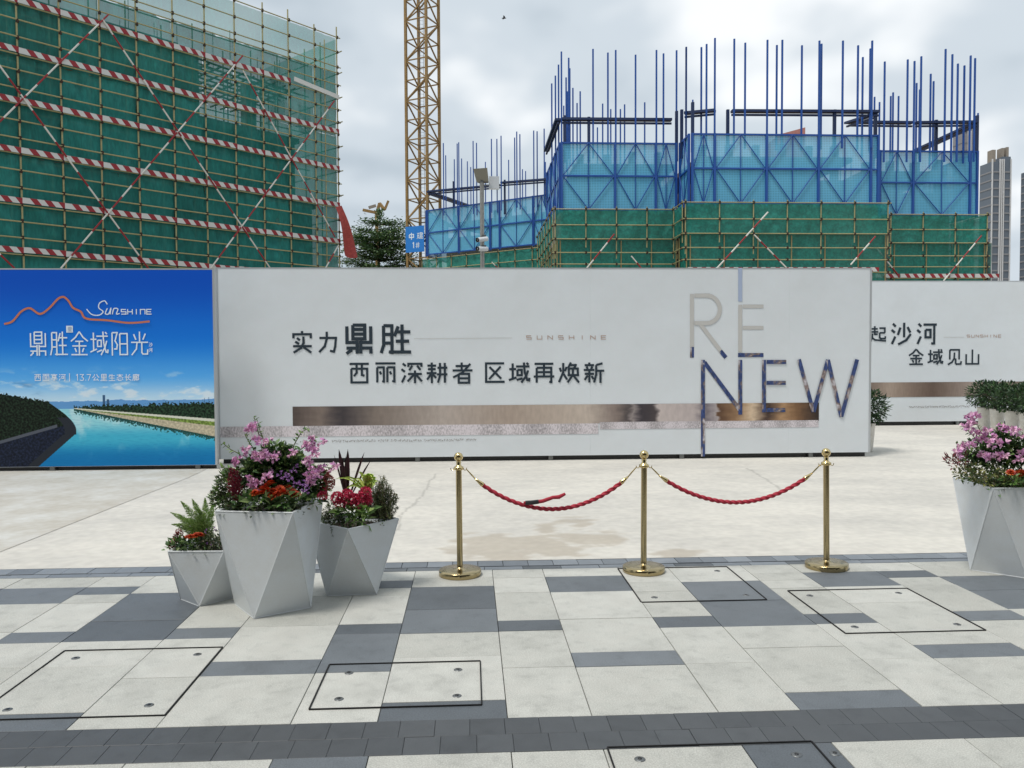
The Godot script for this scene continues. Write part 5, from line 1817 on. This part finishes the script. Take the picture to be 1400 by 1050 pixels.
	for b in [[200, 700, 90, 60], [150, 800, 80, 70], [240, 860, 110, 60], [150, 890, 80, 50], [250, 640, 110, 60], [330, 760, 80, 90], [110, 850, 50, 60]]:
		blobs.append([at5([[b[0], b[1], 0.0]], -5.36)[0], Vector3(b[2], b[3], b[2]) / 7.0 * 0.0049, int(b[2] * b[3] / 30.0)])
	leaf_mass(t, "foliage", blobs, 0.034, 0.014, dusk + fresh)
	rim_growth(t, -1.32, -5.411, 0.517, 1.391, 0.675, 46, 0.036, 0.017, dusk + green)
	t = thing("dusky_pentas", "dusky red flower heads leaning out of the tallest planter", "plant", at5([[1130, 860, 0.0]], -5.42)[0], "plants in the planters")
	put_blooms(t, "dusty", at5([[1150, 620], [1130, 640], [1190, 690], [1200, 720], [1180, 660]], -5.42), 1.15)
	put_blooms(t, "pentas", at5([[1130, 790], [1125, 830], [1110, 760]], -5.40), 0.9)
	leaf_mass(t, "foliage", [[at5([[1090, 720, 0.0]], -5.44)[0], Vector3(0.07, 0.08, 0.07), 90], [at5([[1060, 830, 0.0]], -5.42)[0], Vector3(0.07, 0.06, 0.07), 80]], 0.05, 0.026, fresh + green)
	# --- smallest planter
	root = Vector3(-1.80, 0.33, -5.6)
	t = thing("foxtail_fern", "pale green plumed fern in the smallest planter", "plant", root, "plants in the planters")
	for p in [[80, 190], [165, 92], [262, 75], [372, 65], [90, 290], [215, 240], [320, 160], [440, 120], [300, 240], [150, 230]]:
		var tip: Vector3 = c7(p[0], p[1], -5.62 + rng.randf_range(-0.05, 0.08))
		var f := begin()
		for k in 900:
			var u := rng.randf()
			var q := root.lerp(tip, u) + Vector3(0, 0.05 * sin(u * PI), 0)
			var r := 0.036 * sin(PI * pow(clampf(u, 0.02, 1.0), 0.6)) + 0.003
			var d := Vector3(rng.randfn(), rng.randfn(), rng.randfn()).normalized()
			leaf(f, q + d * r * 0.3 - root, (d + (tip - root).normalized() * 0.9).normalized(), rand_dir(), r * 0.95, 0.0035, tint([lin(160, 184, 110), lin(184, 202, 136), lin(130, 158, 86)][rng.randi() % 3], 0.2))
		part(t, "frond", done(f), M.foliage)
	t = thing("orange_zinnia", "orange and red zinnias in the smallest planter", "plant", root + Vector3(0, 0, 0.1), "plants in the planters")
	var z1 := []
	for p in [[250, 395], [225, 400], [275, 400], [330, 380], [350, 385], [300, 385]]:
		z1.append(c7(p[0], p[1], -5.5))
	put_blooms(t, "zinnia", z1, 0.95)
	z1 = []
	for p in [[150, 350], [165, 365], [130, 400], [110, 430], [95, 460], [125, 450], [140, 385], [90, 480]]:
		z1.append(c7(p[0], p[1], -5.56))
	put_blooms(t, "dusty", z1, 0.8)
	blobs = []
	for p in [[240, 440], [150, 450], [300, 460], [200, 470], [110, 490]]:
		blobs.append([c7(p[0], p[1], -5.53), Vector3(0.06, 0.035, 0.06), 40])
	leaf_mass(t, "foliage", blobs, 0.045, 0.02, fresh + green)
	t = thing("edging_plant", "dark low foliage with pale blossoms in the smallest planter", "plant", root + Vector3(0.1, 0, 0.08), "plants in the planters")
	blobs = []
	for p in [[400, 420], [450, 440], [480, 400], [420, 480], [490, 470]]:
		blobs.append([c7(p[0], p[1], -5.55), Vector3(0.06, 0.05, 0.07), 110])
	leaf_mass(t, "foliage", blobs, 0.026, 0.011, dusk)
	rim_growth(t, -1.81, -5.612, 0.37, 1.523, 0.365, 26, 0.03, 0.013, dusk + green)
	put_blooms(t, "violet", [c7(385, 345, -5.52), c7(410, 455, -5.5), c7(455, 330, -5.52)], 0.5)
	# --- middle-sized planter
	root = c6(360, 600, -5.82)
	t = thing("cordyline", "dark maroon strap leaves standing upright in the middle-sized planter", "plant", root, "plants in the planters")
	for p in [[268, 30, 0.036], [368, 30, 0.036], [552, 65, 0.02], [625, 150, 0.016], [215, 95, 0.014], [300, 120, 0.03], [345, 110, 0.03], [380, 150, 0.026]]:
		var f := begin()
		var base_px: float = lerpf(360.0, p[0], 0.15)
		var a: Vector3 = c6(base_px, 560, -5.82)
		strap(f, a - root, c6(p[0], p[1], -5.82 + rng.randf_range(-0.05, 0.05)) - root, p[2], 0.01, lin(62, 34, 42))
		part(t, "strap_leaf", done(f), M.foliage)
	root = c6(590, 560, -5.8)
	t = thing("spider_plant", "yellow green arching leaves in the middle-sized planter", "plant", root, "plants in the planters")
	for p in [[480, 270, 0.02], [430, 360, 0.02], [330, 470, 0.018], [560, 300, 0.03], [610, 290, 0.034], [650, 300, 0.034], [690, 340, 0.03], [700, 440, 0.028], [720, 390, 0.024], [520, 330, 0.022], [600, 330, 0.034], [640, 350, 0.036], [450, 430, 0.02], [300, 340, 0.014], [215, 350, 0.012], [585, 310, 0.026], [630, 320, 0.028], [670, 360, 0.028], [615, 400, 0.03], [655, 420, 0.03], [585, 420, 0.028], [690, 400, 0.026], [540, 400, 0.024]]:
		var f := begin()
		strap(f, Vector3.ZERO, c6(p[0], p[1] + 20, -5.76 + rng.randf_range(-0.06, 0.06)) - root, p[2] * 1.15, 0.06, [lin(196, 212, 104), lin(182, 204, 96), lin(212, 224, 138)][rng.randi() % 3])
		part(t, "strap_leaf", done(f), M.foliage)
	root = c6(450, 800, -5.62)
	t = thing("pink_pentas", "deep pink globe flower heads at the front of the middle-sized planter", "plant", root, "plants in the planters")
	z1 = []
	for p in [[450, 660], [445, 590], [545, 580], [560, 520], [580, 600], [520, 610], [280, 640], [250, 570], [360, 540], [300, 600], [410, 600]]:
		z1.append(c6(p[0], p[1], -5.64))
	put_blooms(t, "pentas", z1, 1.25)
	blobs = []
	for p in [[450, 760], [520, 780], [560, 720], [480, 830], [400, 720], [330, 700], [540, 820]]:
		blobs.append([c6(p[0], p[1], -5.63), Vector3(0.045, 0.045, 0.05), 22])
	leaf_mass(t, "foliage", blobs, 0.065, 0.036, [lin(116, 146, 80), lin(96, 126, 68), lin(138, 160, 98)])
	root = c6(740, 800, -5.78)
	t = thing("rosemary_shrub", "dark upright needle-leaved shrub in the middle-sized planter", "plant", root, "plants in the planters")
	st = begin()
	stems = begin()
	for k in 84:
		var a: Vector3 = c6(rng.randf_range(600, 850), 800, -5.78 + rng.randf_range(-0.1, 0.1)) - root
		var tx := rng.randf_range(590, 925)
		var b: Vector3 = c6(tx, lerpf(300, 560, absf(tx - 745) / 180.0) + rng.randf_range(-20, 130), -5.78 + rng.randf_range(-0.12, 0.1)) - root
		sprig(st, stems, [a, a.lerp(b, 0.5) + rand_dir() * 0.01, b], 0.003, 62, 0.022, 0.006, [lin(70, 82, 54), lin(92, 100, 66), lin(122, 98, 84), lin(58, 68, 48)])
	part(t, "twig", done(stems), M.stem)
	part(t, "needle_foliage", done(st), M.foliage).set_meta("kind", "stuff")
	root = c6(220, 820, -5.7)
	t = thing("trailing_plant", "dark small-leaved plant trailing over the rim of the middle-sized planter", "plant", root, "plants in the planters")
	blobs = []
	for b in [[180, 720, 80, 80, 200], [230, 800, 90, 80, 220], [130, 800, 50, 60, 100], [300, 760, 80, 90, 200], [360, 850, 50, 40, 80], [215, 900, 24, 50, 60], [225, 960, 24, 40, 60], [190, 610, 50, 60, 70]]:
		blobs.append([c6(b[0], b[1], -5.68 if b[1] < 880 else -5.6), Vector3(b[2], b[3], b[2]) / 8.077 * 0.0052, b[4]])
	leaf_mass(t, "foliage", blobs, 0.022, 0.011, dusk, 0.0)
	rim_growth(t, -0.84, -5.793, 0.457, 0.819, 0.49, 40, 0.026, 0.012, dusk + green)
	# --- lone planter
	root = Vector3(4.07, 0.62, -5.96)
	t = thing("bougainvillea", "lilac flowering shrub in the lone planter by the kerb", "plant", root, "plants in the planters")
	st = begin()
	stems = begin()
	for p in [[285, 225], [250, 270], [220, 350], [420, 255], [480, 280], [520, 300], [600, 260], [660, 330], [340, 290]]:
		var tip: Vector3 = cr(p[0], p[1], -5.96 + rng.randf_range(-0.1, 0.1))
		var pts := []
		for k in 6:
			var u := k / 5.0
			pts.append(root.lerp(tip, u) + Vector3(0, 0.06 * sin(u * PI), 0) - root)
		sprig(st, stems, pts, 0.006, 26, 0.036, 0.022, green + fresh)
	part(t, "twig", done(stems), M.stem)
	part(t, "shoot_leaves", done(st), M.foliage).set_meta("kind", "stuff")
	blobs = []
	for b in [[330, 380, 70, 50], [420, 360, 80, 60], [480, 400, 80, 60], [560, 380, 90, 70], [640, 400, 80, 60], [400, 430, 90, 40], [300, 430, 50, 40], [440, 320, 60, 40]]:
		blobs.append([cr(b[0], b[1], -5.96), Vector3(b[2], b[3], b[2] * 0.8) / 3.28 * 0.0054, int(b[2] * b[3] / 16.0)])
	leaf_mass(t, "foliage", blobs, 0.046, 0.03, green)
	z1 = []
	for p in [[275, 240], [295, 232], [262, 268], [285, 260], [300, 305], [330, 300], [345, 325], [320, 335], [370, 345], [360, 290], [375, 320], [240, 365], [228, 385], [262, 355], [280, 360], [425, 275], [470, 285], [485, 290], [425, 352], [430, 405], [500, 420], [520, 400], [410, 412], [345, 400], [365, 415], [540, 330], [600, 300], [580, 380], [640, 350]]:
		z1.append(cr(p[0], p[1], -5.80 + rng.randf_range(-0.08, 0.06)))
	put_blooms(t, "bract", z1, 1.15)
	t = thing("edging_plant", "yellow green low foliage along the rim of the lone planter", "plant", root + Vector3(-0.1, 0, 0.15), "plants in the planters")
	blobs = []
	for b in [[240, 490], [280, 500], [320, 505], [360, 520], [400, 520], [430, 500], [300, 470], [380, 480], [460, 520], [520, 520]]:
		blobs.append([cr(b[0], b[1] - 6, -5.78), Vector3(0.06, 0.045, 0.06), 46])
	leaf_mass(t, "foliage", blobs, 0.034, 0.02, [lin(124, 128, 70), lin(96, 108, 60), lin(70, 84, 48), lin(140, 132, 96)])
	rim_growth(t, 4.07, -5.965, 0.509, -0.017, 0.665, 46, 0.036, 0.018, dusk + fresh)
	t = thing("red_leaved_plant", "dark red leaved plant at the left rim of the lone planter", "plant", root + Vector3(-0.25, 0, 0.1), "plants in the planters")
	leaf_mass(t, "foliage", [[cr(205, 430, -5.86), Vector3(0.045, 0.06, 0.05), 60], [cr(240, 430, -5.86), Vector3(0.05, 0.07, 0.05), 60]], 0.045, 0.014, [lin(110, 40, 50), lin(134, 58, 66), lin(80, 60, 48)], 0.8)
	t = thing("orange_zinnia", "orange red zinnias in the lone planter", "plant", root + Vector3(0.1, 0, 0.2), "plants in the planters")
	z1 = []
	for p in [[465, 480], [490, 484], [515, 480], [540, 486], [570, 480], [510, 500]]:
		z1.append(cr(p[0], p[1], -5.7))
	put_blooms(t, "zinnia", z1, 1.2)
	leaf_mass(t, "foliage", [[cr(500, 515, -5.72), Vector3(0.12, 0.04, 0.06), 70]], 0.055, 0.03, fresh)

# ---------------------------------------------------------------- small things
func small_things() -> void:
	# potted shrubs by the recessed hoarding
	var pot := lathe([Vector2(0.0001, 0.0), Vector2(0.10, 0.0), Vector2(0.112, 0.02), Vector2(0.148, 0.44), Vector2(0.154, 0.475), Vector2(0.152, 0.485), Vector2(0.138, 0.485), Vector2(0.135, 0.45)], 28)
	var soil := lathe([Vector2(0.135, 0.452), Vector2(0.0001, 0.46)], 20)
	var spots := [[1346, 17.2], [1363.5, 16.7], [1384.5, 16.1], [1405, 15.6], [1424, 15.1], [1184, 13.5]]
	for i in spots.size():
		var p := on_plane(spots[i][0], 570, -spots[i][1])
		p.y = 0.0
		var lone: bool = i == 5
		var t := thing("potted_shrub", "dark leafy shrub in a white pot behind the end of the white hoarding" if lone else "dark shrub in a white pot, %s of the row counted from the recessed hoarding" % ["first", "second", "third", "fourth", "fifth"][i], "potted plant", p, "potted shrubs")
		t.rotation.y = i * 1.3
		var po := part(t, "pot", pot, M.pot_white)
		part(po, "soil", soil, M.soil)
		var st := begin()
		var stems := begin()
		for k in 9:
			var d := Vector3(rng.randfn() * 0.5, 1.0, rng.randfn() * 0.5).normalized()
			tube(stems, [Vector3(0, 0.44, 0), Vector3(0, 0.44, 0) + d * 0.3, Vector3(0, 0.44, 0) + d * 0.52 + rand_dir() * 0.04], [0.009, 0.007, 0.004], 5, false)
		for k in 1300:
			var d := rand_dir()
			var r := pow(rng.randf(), 0.4)
			var q := Vector3(0, 0.75, 0) + d * r * Vector3(0.36, 0.31, 0.36) + Vector3(rng.randfn(), 0, rng.randfn()) * 0.02
			leaf(st, q, (d + Vector3(0, 0.1, 0) + rand_dir() * 0.5).normalized(), (Vector3.UP + rand_dir() * 0.6).normalized(), rng.randf_range(0.05, 0.09), 0.035, tint([lin(44, 70, 42), lin(56, 84, 50), lin(36, 56, 38), lin(74, 102, 60)][rng.randi() % 4], 0.3))
		part(t, "stem", done(stems), M.bark)
		part(t, "foliage", done(st), M.foliage)
	# floodlight and cameras on a pole behind the white hoarding
	var z := -16.0
	var foot := on_plane(660, 450, z)
	foot.y = 0.0
	var t := thing("floodlight_pole", "galvanised pole with floodlight and two cameras above the white hoarding", "lamp post", foot)
	var top := on_plane(660, 250, z).y
	pole(t, "pole", foot, foot + Vector3(0, top, 0), 0.042, M.galvanised)
	bar(t, "flange", foot, foot + Vector3(0, 0.03, 0), 0.24, 0.24, M.galvanised)
	var lamp := begin()
	var s := [Vector3(-0.125, 0.0, -0.10), Vector3(0.125, 0.0, -0.10), Vector3(0.145, 0.23, 0.04), Vector3(-0.145, 0.23, 0.04)]
	var bk := [Vector3(-0.09, -0.01, -0.2), Vector3(0.09, -0.01, -0.2), Vector3(0.10, 0.18, -0.12), Vector3(-0.10, 0.18, -0.12)]
	for k in 4:
		quad(lamp, s[k], s[(k + 1) % 4], bk[(k + 1) % 4], bk[k])
	quad(lamp, bk[0], bk[1], bk[2], bk[3])
	var fl := part(t, "floodlight", done(lamp), M.lamp_body, Transform3D(Basis.from_euler(Vector3(0, -0.35, 0)), Vector3(-0.02, top + 0.02, 0.10)))
	var pane := begin()
	quad(pane, s[0], s[1], s[2], s[3])
	part(fl, "lens", done(pane), M.lamp_glass)
	part(t, "yoke", unit_box, M.steel, Transform3D(Basis.from_scale(Vector3(0.06, 0.1, 0.06)), Vector3(0, top - 0.01, 0)))
	part(t, "junction_box", unit_box, M.camera_white, Transform3D(Basis.from_scale(Vector3(0.20, 0.24, 0.1)), Vector3(0.24, top + 0.02, -0.1)))
	pole(t, "box_arm", foot + Vector3(0, top - 0.04, -0.02), foot + Vector3(0.24, top - 0.02, -0.1), 0.012, M.steel)
	var k := 0
	for py in [327.0, 341.0]:
		var y := on_plane(660, py, z).y
		var cam := part(t, "security_camera", lathe([Vector2(0.0001, 0.0), Vector2(0.042, 0.0), Vector2(0.045, 0.02), Vector2(0.045, 0.20), Vector2(0.03, 0.22), Vector2(0.0001, 0.222)], 16), M.camera_white, Transform3D(Basis.from_euler(Vector3(0.2, 0.5, 1.75 if k == 0 else 1.6)), Vector3(0.10, y, 0.06)))
		part(cam, "lens_hood", lathe([Vector2(0.0001, 0.221), Vector2(0.038, 0.221), Vector2(0.043, 0.205), Vector2(0.043, 0.24)], 14), M.black_plastic)
		part(t, "camera_bracket", unit_box, M.steel, Transform3D(Basis.from_scale(Vector3(0.09, 0.05, 0.06)), Vector3(0.03, y + 0.05, 0.04)))
		k += 1

# the entrance building that the photograph was taken from: it keeps the sky behind the eye off the near things and darkens the brass
func entrance_front() -> void:
	var z := 5.0
	var t := thing("entrance_building", "grey stone and glass entrance front facing the hoardings", "building", Vector3(0, 0, z))
	block(t, "stone_wall", Vector3(-16, 4.4, z), Vector3(16, 11.0, z + 0.4), M.facade_stone)
	for k in 9:
		var x := -16.0 + k * 4.0
		block(t, "pier", Vector3(x - 0.35, 0, z - 0.1), Vector3(x + 0.35, 4.4, z + 0.4), M.facade_stone)
		if k < 8:
			block(t, "shop_window", Vector3(x + 0.35, 0.1, z + 0.15), Vector3(x + 3.65, 4.4, z + 0.2), M.facade_glass)
			block(t, "mullion", Vector3(x + 1.97, 0.1, z + 0.08), Vector3(x + 2.03, 4.4, z + 0.149), M.lamp_body)
	block(t, "canopy", Vector3(-16, 4.45, z - 1.6), Vector3(16, 4.7, z - 0.005), M.facade_stone)
